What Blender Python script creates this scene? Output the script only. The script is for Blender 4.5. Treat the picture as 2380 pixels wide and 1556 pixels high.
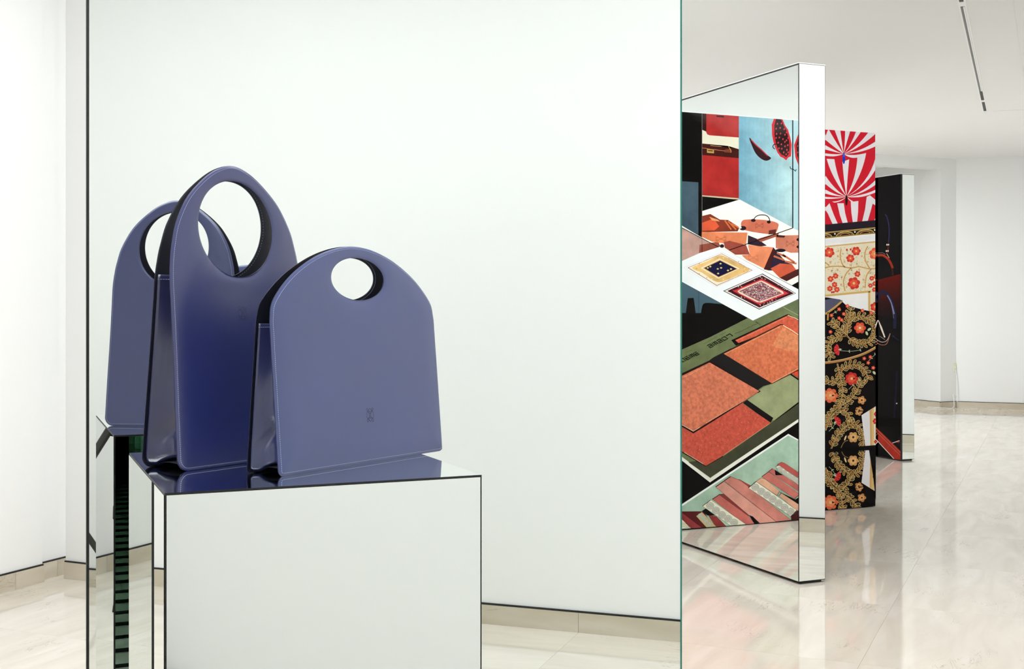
import bpy, math, random
from mathutils import Vector, Matrix

sc = bpy.context.scene
for o in list(bpy.data.objects):
    bpy.data.objects.remove(o)

# ------------------------------------------------------------------ camera
YAW = math.radians(23.0)            # the camera looks 23 deg to the right of the panels' normal
CAM_H = 1.10
cd = bpy.data.cameras.new('camera')
cam = bpy.data.objects.new('camera', cd)
sc.collection.objects.link(cam)
cam.location = (0, 0, CAM_H)
cam.rotation_euler = (math.pi/2, 0, -YAW)
cd.sensor_width = 36.0
cd.lens = 36.0*2780/2380
cd.shift_y = -57/2380
cd.clip_start = 0.02
sc.camera = cam

# ------------------------------------------------------------------ light and exposure
w = bpy.data.worlds.new('world'); sc.world = w
w.use_nodes = True
w.node_tree.nodes['Background'].inputs[0].default_value = (1, 1, 1, 1)
w.node_tree.nodes['Background'].inputs[1].default_value = 0.6
sc.view_settings.view_transform = 'Standard'
sc.view_settings.look = 'None'
sc.view_settings.gamma = 1.0
sc.view_settings.use_curve_mapping = False
sc.view_settings.exposure = -0.11
sc.cycles.use_adaptive_sampling = True
sc.cycles.adaptive_threshold = 0.09
sc.cycles.adaptive_min_samples = 14
sc.cycles.max_bounces = 32
sc.cycles.glossy_bounces = 32
sc.cycles.diffuse_bounces = 6
sc.cycles.sample_clamp_indirect = 8.0

PHI = math.radians(42.5)            # the room's own axes stand 42.5 deg to the panels
R1 = Vector((math.cos(PHI), math.sin(PHI), 0)); R2 = Vector((-math.sin(PHI), math.cos(PHI), 0))
def uv(u, v, z=0.0): return R1*u + R2*v + Vector((0, 0, z))
CEIL = 2.80

def area(name, u, v, z, su, sv, power, col=(1, 1, 1), tilt=0.0):
    l = bpy.data.lights.new(name, 'AREA'); l.shape = 'RECTANGLE'; l.size = su; l.size_y = sv
    l.energy = power; l.color = col
    o = bpy.data.objects.new(name, l); sc.collection.objects.link(o)
    o.location = uv(u, v, z); o.rotation_euler = (tilt, 0, PHI)
    return o
COOL = (0.955, 0.985, 1.0)
area('added_softlight', 4.2, 0.9, 2.77, 3.0, 0.8, 48, COOL)  # unseen lamps without fixtures, added out of view to brighten walls and bags
area('added_softlight', 1.1, 1.45, 2.77, 2.2, 1.2, 54, COOL)
area('added_softlight', 3.6, 2.5, 2.77, 1.7, 0.9, 24, COOL)
area('added_softlight', -1.8, 1.6, 2.77, 2.0, 1.6, 24, COOL)
area('added_softlight', 6.8, 2.6, 2.77, 4.0, 0.8, 46, COOL)
area('added_softlight', 11.6, 2.55, 2.77, 2.2, 0.9, 112, COOL)

# ------------------------------------------------------------------ helpers
def lin(c):
    out = []
    for x in c:
        x = x/255.0
        out.append(x/12.92 if x <= 0.04045 else ((x+0.055)/1.055)**2.4)
    return tuple(out)

def link(o, parent=None):
    sc.collection.objects.link(o)
    if parent is not None: o.parent = parent
    return o

def mesh_obj(name, verts, faces, mats, parent=None, smooth=False, fmat=None):
    me = bpy.data.meshes.new(name)
    me.from_pydata([tuple(v) for v in verts], [], faces)
    for m in (mats if isinstance(mats, (list, tuple)) else [mats]): me.materials.append(m)
    if fmat is not None: me.polygons.foreach_set('material_index', fmat)
    if smooth: me.polygons.foreach_set('use_smooth', [True]*len(me.polygons))
    me.update()
    return link(bpy.data.objects.new(name, me), parent)

def empty(name, loc, rz=0.0):
    o = bpy.data.objects.new(name, None); o.empty_display_size = 0.1
    sc.collection.objects.link(o); o.location = loc; o.rotation_euler = (0, 0, rz)
    return o

def tag(o, label=None, cat=None, group=None, kind=None):
    if label: o['label'] = label
    if cat: o['category'] = cat
    if group: o['group'] = group
    if kind: o['kind'] = kind
    return o

class MB:
    """collects shapes into one mesh"""
    def __init__(s): s.v = []; s.f = []; s.m = []
    def add(s, v, f, m=0):
        b = len(s.v); s.v += [Vector(p) for p in v]; s.f += [[b+i for i in q] for q in f]; s.m += [m]*len(f)
    def box(s, x0, x1, y0, y1, z0, z1, m=0, bev=0.0):
        if bev <= 0:
            s.add([(x0,y0,z0),(x1,y0,z0),(x1,y1,z0),(x0,y1,z0),(x0,y0,z1),(x1,y0,z1),(x1,y1,z1),(x0,y1,z1)],
                  [(0,3,2,1),(4,5,6,7),(0,1,5,4),(1,2,6,5),(2,3,7,6),(3,0,4,7)], m)
        else:
            b = bev
            def ring(z, i): return [(x0+i,y0,z),(x1-i,y0,z),(x1,y0+i,z),(x1,y1-i,z),(x1-i,y1,z),(x0+i,y1,z),(x0,y1-i,z),(x0,y0+i,z)]
            def inner(z): return [(x0+b,y0+b,z),(x1-b,y0+b,z),(x1-b,y0+b,z),(x1-b,y1-b,z),(x1-b,y1-b,z),(x0+b,y1-b,z),(x0+b,y1-b,z),(x0+b,y0+b,z)]
            v = inner(z0)+ring(z0+b, b)+ring(z1-b, b)+inner(z1)
            f = [(8*k+i, 8*k+(i+1) % 8, 8*k+8+(i+1) % 8, 8*k+8+i) for k in range(3) for i in range(8)]
            f += [(0,6,4,2)[::1], (24,26,28,30)]
            s.add(v, f, m)
    def tube(s, pts, r, n=8, m=0, caps=True):
        pts = [Vector(p) for p in pts]; rr = r if isinstance(r, (list, tuple)) else [r]*len(pts)
        v = []; up = None
        for i, p in enumerate(pts):
            t = (pts[min(i+1, len(pts)-1)]-pts[max(i-1, 0)]).normalized()
            if up is None: up = Vector((0,0,1)) if abs(t.z) < .9 else Vector((1,0,0))
            a = t.cross(up)
            if a.length < 1e-6: a = t.cross(Vector((0,1,0)))
            a.normalize(); bb = a.cross(t).normalized(); up = bb
            for k in range(n):
                q = 2*math.pi*k/n
                v.append(p+(a*math.cos(q)+bb*math.sin(q))*rr[i])
        f = [(i*n+k, i*n+(k+1) % n, (i+1)*n+(k+1) % n, (i+1)*n+k) for i in range(len(pts)-1) for k in range(n)]
        if caps: f += [tuple(range(n-1, -1, -1)), tuple((len(pts)-1)*n+k for k in range(n))]
        s.add(v, f, m)
    def build(s, name, mats, parent=None, smooth=False):
        return mesh_obj(name, s.v, s.f, mats, parent, smooth, s.m)

def cr(pts, n=6, closed=False):
    """Catmull-Rom through the points"""
    P = [tuple(p) for p in pts]; out = []; N = len(P)
    for i in range(N if closed else N-1):
        if closed: a, b, c, d = P[(i-1) % N], P[i], P[(i+1) % N], P[(i+2) % N]
        else: a, b, c, d = P[max(i-1, 0)], P[i], P[i+1], P[min(i+2, N-1)]
        for k in range(n):
            t = k/n
            out.append(tuple(0.5*(2*b[j]+(c[j]-a[j])*t+(2*a[j]-5*b[j]+4*c[j]-d[j])*t*t+(3*b[j]-a[j]-3*c[j]+d[j])*t**3) for j in range(len(b))))
    if not closed: out.append(P[-1])
    return out

# ------------------------------------------------------------------ materials
def new_mat(name):
    m = bpy.data.materials.new(name); m.use_nodes = True
    nt = m.node_tree; return m, nt, nt.nodes['Principled BSDF']
def simple(name, rgb, rough=0.5, metal=0.0, spec=0.5):
    m, nt, b = new_mat(name)
    b.inputs['Base Color'].default_value = (*rgb, 1); b.inputs['Roughness'].default_value = rough
    b.inputs['Metallic'].default_value = metal; b.inputs['Specular IOR Level'].default_value = spec
    return m
def node(nt, t, **kw):
    n = nt.nodes.new(t)
    for k, v in kw.items(): setattr(n, k, v)
    return n

M = {}
M['mirror'] = simple('silvered_mirror', (0.872, 0.912, 0.893), 0.0, 1.0)
M['black'] = simple('black_edge', (0.006, 0.007, 0.007), 0.45)
M['core'] = simple('panel_core_black', (0.01, 0.011, 0.011), 0.5)
M['glass_edge'] = simple('green_glass_edge', lin((30, 125, 112)), 0.15)
M['white_metal'] = simple('white_metal', (0.93, 0.93, 0.92), 0.45)
M['dark_metal'] = simple('dark_channel', (0.02, 0.017, 0.014), 0.5)
M['grey_metal'] = simple('grey_reflector', (0.16, 0.16, 0.155), 0.4, 0.3)
M['tripod'] = simple('tripod_black', (0.02, 0.018, 0.016), 0.5)
M['cable'] = simple('white_cable', (0.85, 0.85, 0.83), 0.4)
M['socket'] = simple('socket_plastic', lin((225, 224, 200)), 0.4)

def plaster(name, rgb):
    m, nt, b = new_mat(name)
    tc = node(nt, 'ShaderNodeTexCoord'); nz = node(nt, 'ShaderNodeTexNoise')
    nz.inputs['Scale'].default_value = 0.9; nz.inputs['Detail'].default_value = 3
    rp = node(nt, 'ShaderNodeValToRGB')
    rp.color_ramp.elements[0].color = (rgb[0]*0.975, rgb[1]*0.975, rgb[2]*0.97, 1); rp.color_ramp.elements[1].color = (*rgb, 1)
    nt.links.new(tc.outputs['Object'], nz.inputs['Vector']); nt.links.new(nz.outputs['Fac'], rp.inputs['Fac'])
    nt.links.new(rp.outputs['Color'], b.inputs['Base Color'])
    b.inputs['Roughness'].default_value = 0.6
    return m
M['wall'] = plaster('white_plaster', (0.86, 0.868, 0.87))
M['ceiling'] = plaster('ceiling_paint', (0.87, 0.868, 0.858))

def marble(name, base, dark, rough, tile_rand=True):
    m, nt, b = new_mat(name); L = nt.links.new
    tc = node(nt, 'ShaderNodeTexCoord'); oi = node(nt, 'ShaderNodeObjectInfo')
    mul = node(nt, 'ShaderNodeVectorMath', operation='SCALE'); mul.inputs['Scale'].default_value = 1.0
    comb = node(nt, 'ShaderNodeCombineXYZ')
    k = node(nt, 'ShaderNodeMath', operation='MULTIPLY'); k.inputs[1].default_value = 37.0
    L(oi.outputs['Random'], k.inputs[0]); L(k.outputs[0], comb.inputs['X']); L(k.outputs[0], comb.inputs['Y']); L(k.outputs[0], comb.inputs['Z'])
    add = node(nt, 'ShaderNodeVectorMath', operation='ADD'); L(tc.outputs['Object'], add.inputs[0]); L(comb.outputs[0], add.inputs[1])
    mp = node(nt, 'ShaderNodeMapping'); mp.inputs['Rotation'].default_value = (0, 0, 0.75); mp.inputs['Scale'].default_value = (0.7, 3.2, 3.2)
    L(add.outputs[0], mp.inputs['Vector'])
    n1 = node(nt, 'ShaderNodeTexNoise'); n1.inputs['Scale'].default_value = 3.2; n1.inputs['Detail'].default_value = 6; n1.inputs['Distortion'].default_value = 0.6
    L(mp.outputs[0], n1.inputs['Vector'])
    r1 = node(nt, 'ShaderNodeValToRGB'); r1.color_ramp.elements[0].position = 0.3; r1.color_ramp.elements[1].position = 0.72
    r1.color_ramp.elements[0].color = (*dark, 1); r1.color_ramp.elements[1].color = (*base, 1)
    L(n1.outputs['Fac'], r1.inputs['Fac'])
    # thin dark veins and flecks
    n2 = node(nt, 'ShaderNodeTexNoise'); n2.inputs['Scale'].default_value = 6.5; n2.inputs['Detail'].default_value = 8; n2.inputs['Roughness'].default_value = 0.62; n2.inputs['Distortion'].default_value = 1.2
    L(mp.outputs[0], n2.inputs['Vector'])
    sub = node(nt, 'ShaderNodeMath', operation='SUBTRACT'); sub.inputs[1].default_value = 0.5; L(n2.outputs['Fac'], sub.inputs[0])
    ab = node(nt, 'ShaderNodeMath', operation='ABSOLUTE'); L(sub.outputs[0], ab.inputs[0])
    n3 = node(nt, 'ShaderNodeTexNoise'); n3.inputs['Scale'].default_value = 4.0; n3.inputs['Detail'].default_value = 2; L(add.outputs[0], n3.inputs['Vector'])
    r3 = node(nt, 'ShaderNodeValToRGB'); r3.color_ramp.elements[0].position = 0.56; r3.color_ramp.elements[1].position = 0.68; L(n3.outputs['Fac'], r3.inputs['Fac'])
    r2 = node(nt, 'ShaderNodeValToRGB'); r2.color_ramp.elements[0].position = 0.0; r2.color_ramp.elements[1].position = 0.012
    r2.color_ramp.elements[0].color = (1, 1, 1, 1); r2.color_ramp.elements[1].color = (0, 0, 0, 1); L(ab.outputs[0], r2.inputs['Fac'])
    mm = node(nt, 'ShaderNodeMath', operation='MULTIPLY'); L(r2.outputs['Color'], mm.inputs[0]); L(r3.outputs['Color'], mm.inputs[1])
    m2 = node(nt, 'ShaderNodeMath', operation='MULTIPLY'); m2.inputs[1].default_value = 0.55; L(mm.outputs[0], m2.inputs[0])
    mix = node(nt, 'ShaderNodeMix', data_type='RGBA'); L(m2.outputs[0], mix.inputs['Factor']); L(r1.outputs['Color'], mix.inputs['A'])
    mix.inputs['B'].default_value = (dark[0]*0.3, dark[1]*0.27, dark[2]*0.25, 1)
    L(mix.outputs['Result'], b.inputs['Base Color'])
    b.inputs['Roughness'].default_value = rough
    return m
M['marble'] = marble('polished_marble', lin((222, 215, 205)), lin((207, 198, 185)), 0.06)
M['marble_base'] = marble('honed_marble', lin((210, 202, 187)), lin((190, 179, 158)), 0.3)
M['grout'] = simple('grout', lin((186, 175, 158)), 0.8)

def leather(name, rgb, rough=0.36):
    m, nt, b = new_mat(name); L = nt.links.new
    tc = node(nt, 'ShaderNodeTexCoord')
    n1 = node(nt, 'ShaderNodeTexNoise'); n1.inputs['Scale'].default_value = 700; n1.inputs['Detail'].default_value = 2
    L(tc.outputs['Object'], n1.inputs['Vector'])
    bp = node(nt, 'ShaderNodeBump'); bp.inputs['Strength'].default_value = 0.05; bp.inputs['Distance'].default_value = 0.0006
    L(n1.outputs['Fac'], bp.inputs['Height']); L(bp.outputs['Normal'], b.inputs['Normal'])
    n2 = node(nt, 'ShaderNodeTexNoise'); n2.inputs['Scale'].default_value = 9; n2.inputs['Detail'].default_value = 4
    L(tc.outputs['Object'], n2.inputs['Vector'])
    rp = node(nt, 'ShaderNodeValToRGB')
    rp.color_ramp.elements[0].color = (rgb[0]*0.88, rgb[1]*0.88, rgb[2]*0.9, 1); rp.color_ramp.elements[1].color = (rgb[0]*1.1, rgb[1]*1.1, rgb[2]*1.1, 1)
    L(n2.outputs['Fac'], rp.inputs['Fac']); L(rp.outputs['Color'], b.inputs['Base Color'])
    b.inputs['Roughness'].default_value = rough; b.inputs['Specular IOR Level'].default_value = 0.9
    b.inputs['Coat Weight'].default_value = 0.45; b.inputs['Coat Roughness'].default_value = rough*0.9
    return m
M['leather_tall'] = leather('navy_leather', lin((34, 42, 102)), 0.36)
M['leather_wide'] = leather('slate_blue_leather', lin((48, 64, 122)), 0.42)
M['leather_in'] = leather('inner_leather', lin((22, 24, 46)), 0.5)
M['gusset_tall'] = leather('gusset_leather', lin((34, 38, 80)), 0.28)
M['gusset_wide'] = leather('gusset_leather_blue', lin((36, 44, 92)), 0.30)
M['edge_paint'] = simple('edge_paint', lin((34, 35, 66)), 0.35)
M['emboss'] = simple('embossed_leather', lin((40, 46, 84)), 0.5)
M['thread'] = simple('thread', lin((172, 178, 204)), 0.6)

def print_mat(name, amount, scale, detail=4.0, stretch=None):
    m, nt, b = new_mat(name); L = nt.links.new
    at = node(nt, 'ShaderNodeAttribute', attribute_name='ink')
    tc = node(nt, 'ShaderNodeTexCoord'); nz = node(nt, 'ShaderNodeTexNoise')
    nz.inputs['Scale'].default_value = scale; nz.inputs['Detail'].default_value = detail; nz.inputs['Roughness'].default_value = 0.6
    L(tc.outputs['Object'], nz.inputs['Vector'])
    rp = node(nt, 'ShaderNodeMapRange'); rp.inputs['From Min'].default_value = 0.25; rp.inputs['From Max'].default_value = 0.75
    rp.inputs['To Min'].default_value = 1-amount; rp.inputs['To Max'].default_value = 1+amount
    L(nz.outputs['Fac'], rp.inputs['Value'])
    mu = node(nt, 'ShaderNodeVectorMath', operation='SCALE'); L(at.outputs['Color'], mu.inputs[0]); L(rp.outputs['Result'], mu.inputs['Scale'])
    L(mu.outputs['Vector'], b.inputs['Base Color'])
    b.inputs['Roughness'].default_value = 0.06; b.inputs['Specular IOR Level'].default_value = 0.07
    return m
M['ink'] = print_mat('ink_flat', 0.05, 6)
M['ink_mottle'] = print_mat('ink_mottled', 0.28, 9)
M['ink_grain'] = print_mat('ink_leather_grain', 0.35, 70, 5)
INKS = [M['ink'], M['ink_mottle'], M['ink_grain']]

# ================================================================== ROOM
V0, V1 = -0.243, 3.735          # wall behind the camera / wall on the far left
U0, U1 = -3.431, 14.33
XC, YC = 9.885, 10.447          # far corner where a wall parallel to the panels starts
TILE = 0.80; TU0 = 2.229 - 7*TILE - 0.06

def wall_box(name, u0, u1, v0, v1, z0, z1, mat='wall'):
    mb = MB()
    a, b, c, d = uv(u0, v0), uv(u1, v0), uv(u1, v1), uv(u0, v1)
    mb.add([(p.x, p.y, z) for z in (z0, z1) for p in (a, b, c, d)],
           [(0,3,2,1),(4,5,6,7),(0,1,5,4),(1,2,6,5),(2,3,7,6),(3,0,4,7)])
    return tag(mb.build(name, M[mat]), kind='structure')
def wall_xy(name, x0, x1, y0, y1, z0, z1, mat='wall'):
    mb = MB(); mb.box(x0, x1, y0, y1, z0, z1)
    return tag(mb.build(name, M[mat]), kind='structure')

# floor: slab with grout colour, single marble tiles on it
fl = wall_box('floor', U0-0.3, U1+3.2, V0-0.3, 6.4, -0.12, -0.006, 'grout')
tile_me = None
def floor_tile(u, v):
    global tile_me
    if tile_me is None:
        mb = MB(); h = TILE/2-0.0003
        mb.box(-h, h, -h, h, -0.006, 0.0, 0)
        tile_me = bpy.data.meshes.new('floor_tile'); tile_me.from_pydata([tuple(p) for p in mb.v], [], mb.f); tile_me.materials.append(M['marble'])
    o = bpy.data.objects.new('floor_tile', tile_me); link(o, fl)
    o.location = uv(u, v); o.rotation_euler = (0, 0, PHI)
TU = 2.229 - 7*TILE
i = 0
while TU + TILE*i < U1+3.0:
    for j in range(8):
        u = TU+TILE*(i+0.5); v = V0+TILE*(j+0.5)
        p = uv(u, v)
        if j >= 5 and (p.y < YC-0.6 or p.x > XC+0.6 or p.x < 5.0): continue
        if u > U1+0.45 and not (p.y > YC-0.6 and p.x < XC+0.6): continue
        floor_tile(u, v)
    i += 1

wall_box('ceiling', U0-0.3, U1+3.2, V0-0.3, 6.4, CEIL, CEIL+0.12, 'ceiling')
wall_box('wall_right', U0-0.2, U1+0.2, V0-0.15, V0, 0, CEIL)
wall_box('wall_left', U0-0.2, 3.615, V1, V1+0.2, 0, CEIL)
wall_box('wall_left_recess', 3.615, 10.96, V1+0.03, V1+0.2, 0, CEIL)
wall_box('wall_back', U0-0.15, U0, V0, V1, 0, CEIL)
wall_box('wall_far', U1, U1+0.15, V0, 1.035, 0, CEIL)
wall_box('wall_pillar', 3.705, 3.745, 2.95, 3.70, 0, CEIL)
wall_xy('wall_far_stub', 9.643, XC+0.1, YC, YC+0.15, 0, CEIL)
wall_xy('wall_far_lintel', 5.6, 9.643, YC, YC+0.15, 2.685, CEIL)
wall_xy('wall_far_pier', 5.6, 7.4, YC, YC+0.15, 0, 2.685)
wall_xy('wall_passage_jamb', 9.643, 9.79, YC+0.15, 12.6, 0, CEIL)
wall_xy('wall_passage_end', 6.6, 9.79, 12.6, 12.75, 0, CEIL)
wall_xy('wall_passage_side', 7.25, 7.4, YC+0.15, 12.6, 0, CEIL)

# baseboards: a black strip paints the shadow gap's shade, marble pieces as its children
BB_H = 0.067
def baseboard(name, p0, p1, out, joints0=0.0, step=TILE):
    """p0->p1 along the wall foot, out = direction into the room"""
    p0 = Vector(p0); p1 = Vector(p1); out = Vector(out).normalized()
    d = p1-p0; L = d.length; t = d/L
    rz = math.atan2(t.y, t.x); side = 1 if Vector((-t.y, t.x, 0)).dot(out) > 0 else -1
    def local(x0, x1, d0, d1, z0, z1):
        mb = MB(); y0, y1 = sorted((d0*side, d1*side)); mb.box(x0, x1, y0, y1, z0, z1); return mb
    st = local(0, L, 0.0, 0.007, BB_H-0.004, BB_H+0.0058).build(name, M['black'])
    st.location = p0; st.rotation_euler = (0, 0, rz); tag(st, kind='structure')
    x = joints0-step
    while x < L:
        a, b = max(x, 0.0), min(x+step-0.0012, L)
        if b-a > 0.01:
            local(a, b, 0.0, 0.011, 0.0, BB_H).build('baseboard_piece', M['marble_base'], st)
        x += step
    return st
baseboard('baseboard_right', uv(U0, V0), uv(U1, V0), R2, (2.229-U0) % TILE)
baseboard('baseboard_left', uv(U0, V1), uv(3.615, V1), -R2, 0.5)
baseboard('baseboard_recess', uv(3.615, V1+0.03), uv(10.9, V1+0.03), -R2, 0.1)
baseboard('baseboard_pillar', uv(3.705, 2.95), uv(3.705, 3.70), -R1, 0.4)
baseboard('baseboard_far', uv(U1, V0), uv(U1, 1.02), -R1, 0.45)
baseboard('baseboard_stub', (9.643, YC, 0), (XC-0.01, YC, 0), (0, -1, 0), 0.2)
baseboard('baseboard_passage', (9.643, YC, 0), (9.643, 12.6, 0), (-1, 0, 0), 0.3)

# thin plaster seams on the ceiling
def seam(name, a, b):
    a = Vector(a); b = Vector(b); d = b-a
    mb = MB(); mb.box(0, d.length, -0.004, 0.004, CEIL-0.0025, CEIL+0.001)
    o = mb.build(name, M['ceiling']); o.location = (a.x, a.y, 0); o.rotation_euler = (0, 0, math.atan2(d.y, d.x))
    return tag(o, kind='structure')
seam('trim_1', uv(11.0, 0.50), uv(11.09, V0+0.01))
seam('trim_2', uv(5.5, 0.225), uv(10.9, 0.225))
seam('trim_3', (6.9, 9.86, 0), (8.75, 9.86, 0))

# ================================================================== FREESTANDING PANELS
PH = 2.09
def sheet(name, axis, plane, a0, a1, z0, z1, out, parent, mat='mirror', th=0.005, edge='glass_edge'):
    """thin glass sheet on a panel face: axis = the axis it faces, out = +1/-1"""
    mb = MB()
    p0, p1 = sorted((plane, plane-out*th))
    if axis == 'y': mb.box(a0, a1, p0, p1, z0, z1)
    elif axis == 'x': mb.box(p0, p1, a0, a1, z0, z1)
    else: mb.box(a0[0], a0[1], a1[0], a1[1], p0, p1)
    k = {'x': 0, 'y': 1, 'z': 2}[axis]
    fm = []
    for f in mb.f:
        q = [mb.v[i] for i in f]
        fm.append(0 if all(abs(p[k]-plane) < 1e-6 for p in q) else 1)
    mb.m = fm
    return mb.build(name, [M[mat], M[edge]], parent)

def panel_root(name, x0, x1, y0, y1, label, cat):
    r = empty(name, ((x0+x1)/2, (y0+y1)/2, 0)); tag(r, label, cat)
    return r
def rel(root, objs):
    """shift child meshes built in world coordinates into the root's frame"""
    off = root.location
    for o in objs:
        o.data.transform(Matrix.Translation(-off))

def panel(name, x0, x1, y0, y1, label, cat, faces, foot=0.010):
    """faces: dict side -> (material, (a0 inset, a1 inset, bottom inset, top inset)); sides y- y+ x- x+"""
    r = panel_root(name, x0, x1, y0, y1, label, cat); ch = []
    mb = MB(); e = 0.0012
    mb.box(x0+e, x1-e, y0+e, y1-e, foot, PH-0.001); ch.append(mb.build('panel_core', M['core'], r))
    mb = MB(); bi = min(0.012, (y1-y0)*0.2); mb.box(x0+0.02, x1-0.012, y0+bi, y1-bi, 0, foot+0.001); ch.append(mb.build('base_plinth', M['black'], r))
    for sd, (mat, ins) in faces.items():
        i0, i1, ib, it = ins
        if sd[0] == 'y': ch.append(sheet('mirror_sheet', 'y', y0 if sd[1] == '-' else y1, x0+i0, x1-i1, foot+ib, PH-it, -1 if sd[1] == '-' else 1, r, mat, edge='black'))
        else: ch.append(sheet('mirror_sheet', 'x', x0 if sd[1] == '-' else x1, y0+i0, y1-i1, foot+ib, PH-it, -1 if sd[1] == '-' else 1, r, mat, edge='black'))
    mb = MB(); mb.box(x0, x1, y0, y1, PH-0.001, PH+0.002); ch.append(mb.build('top_cap', M['white_metal'], r))
    rel(r, ch)
    return r

TH = 0.127
mm = 0.001
# big mirror behind the bags
P0 = panel('standing_mirror', 0.148, 1.506, 2.498, 2.498+0.022, 'large mirrored panel standing behind the plinth and the two blue bags', 'mirror',
           {'y-': ('mirror', (6.2*mm, 4.6*mm, 3*mm, 6*mm)), 'y+': ('mirror', (4*mm, 4*mm, 3*mm, 6*mm)),
            'x+': ('mirror', (5.5*mm, 5*mm, 3*mm, 6*mm))})
mb = MB(); mb.box(1.506-4.3*mm, 1.506, 2.498-0.4*mm, 2.498+5*mm, 0.012, PH-0.006)
ge = mb.build('glass_edge', M['glass_edge'], P0); rel(P0, [ge]); ge['label'] = 'green glass edge'

# mirror seen edge-on at right, reflecting the collage
P1 = panel('standing_mirror', 2.925, 2.925+TH+0.004, 3.956, 5.31, 'tall mirrored panel right of the large mirror, reflecting a collage of leather goods', 'mirror',
           {'x-': ('mirror', (2.5*mm, 3*mm, 3*mm, 8*mm)), 'y-': ('mirror', (2.5*mm, 3*mm, 3*mm, 3*mm)),
            'x+': ('mirror', (3*mm, 3*mm, 3*mm, 4*mm)), 'y+': ('mirror', (3*mm, 3*mm, 3*mm, 4*mm))})
P2X0, P2X1, P2Y = 3.13, 4.481, 5.36
P2 = panel('printed_panel', P2X0, P2X1, P2Y, P2Y+TH, 'printed panel with red and white striped umbrellas above gold embroidery on black', 'display panel',
           {'x-': ('mirror', (3*mm, 3*mm, 3*mm, 4*mm)), 'x+': ('mirror', (3*mm, 3*mm, 3*mm, 4*mm)), 'y+': ('mirror', (3*mm, 3*mm, 3*mm, 4*mm))}, foot=0.004)
P3X, P3Y0, P3Y1 = 5.995, 6.896, 8.25
P3 = panel('printed_panel', P3X, P3X+TH, P3Y0, P3Y1, 'farthest panel with black print of dark handbags and a narrow mirrored end', 'display panel',
           {'y-': ('mirror', (16*mm, 3*mm, 3*mm, 4*mm)), 'x+': ('mirror', (3*mm, 3*mm, 3*mm, 4*mm)), 'y+': ('mirror', (3*mm, 3*mm, 3*mm, 4*mm))})  # wide bare black strip on the mirrored end imitates a dark reflection
P4X0, P4X1, P4Y = 1.50, 2.85, 5.16
P4 = panel('printed_panel', P4X0, P4X1, P4Y, P4Y+TH, 'printed collage panel of leather goods, carpets and belts, seen reflected in the tall mirror', 'display panel',
           {'x-': ('mirror', (3*mm, 3*mm, 3*mm, 4*mm)), 'x+': ('mirror', (3*mm, 3*mm, 3*mm, 4*mm)), 'y+': ('mirror', (3*mm, 3*mm, 3*mm, 4*mm))}, foot=0.004)
# ================================================================== PRINTED ARTWORK
# Flat prints: coloured shapes laid on a board, drawn on a draft grid (x right, y down) and brought
# onto the board in metres by the grid's own projective map.
CT_, ST_ = math.cos(YAW), math.sin(YAW)
def draft_y(Yp):
    def f(x, y):
        q = (x-1190)/2780; t = Yp/(CT_-q*ST_)
        return (q*CT_+ST_)*t, CAM_H-(y-721)/2780*t
    return f
def draft_x(Xp):
    def f(x, y):
        q = (x-1190)/2780; t = Xp/(q*CT_+ST_)
        return (CT_-q*ST_)*t, CAM_H-(y-721)/2780*t
    return f

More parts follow.
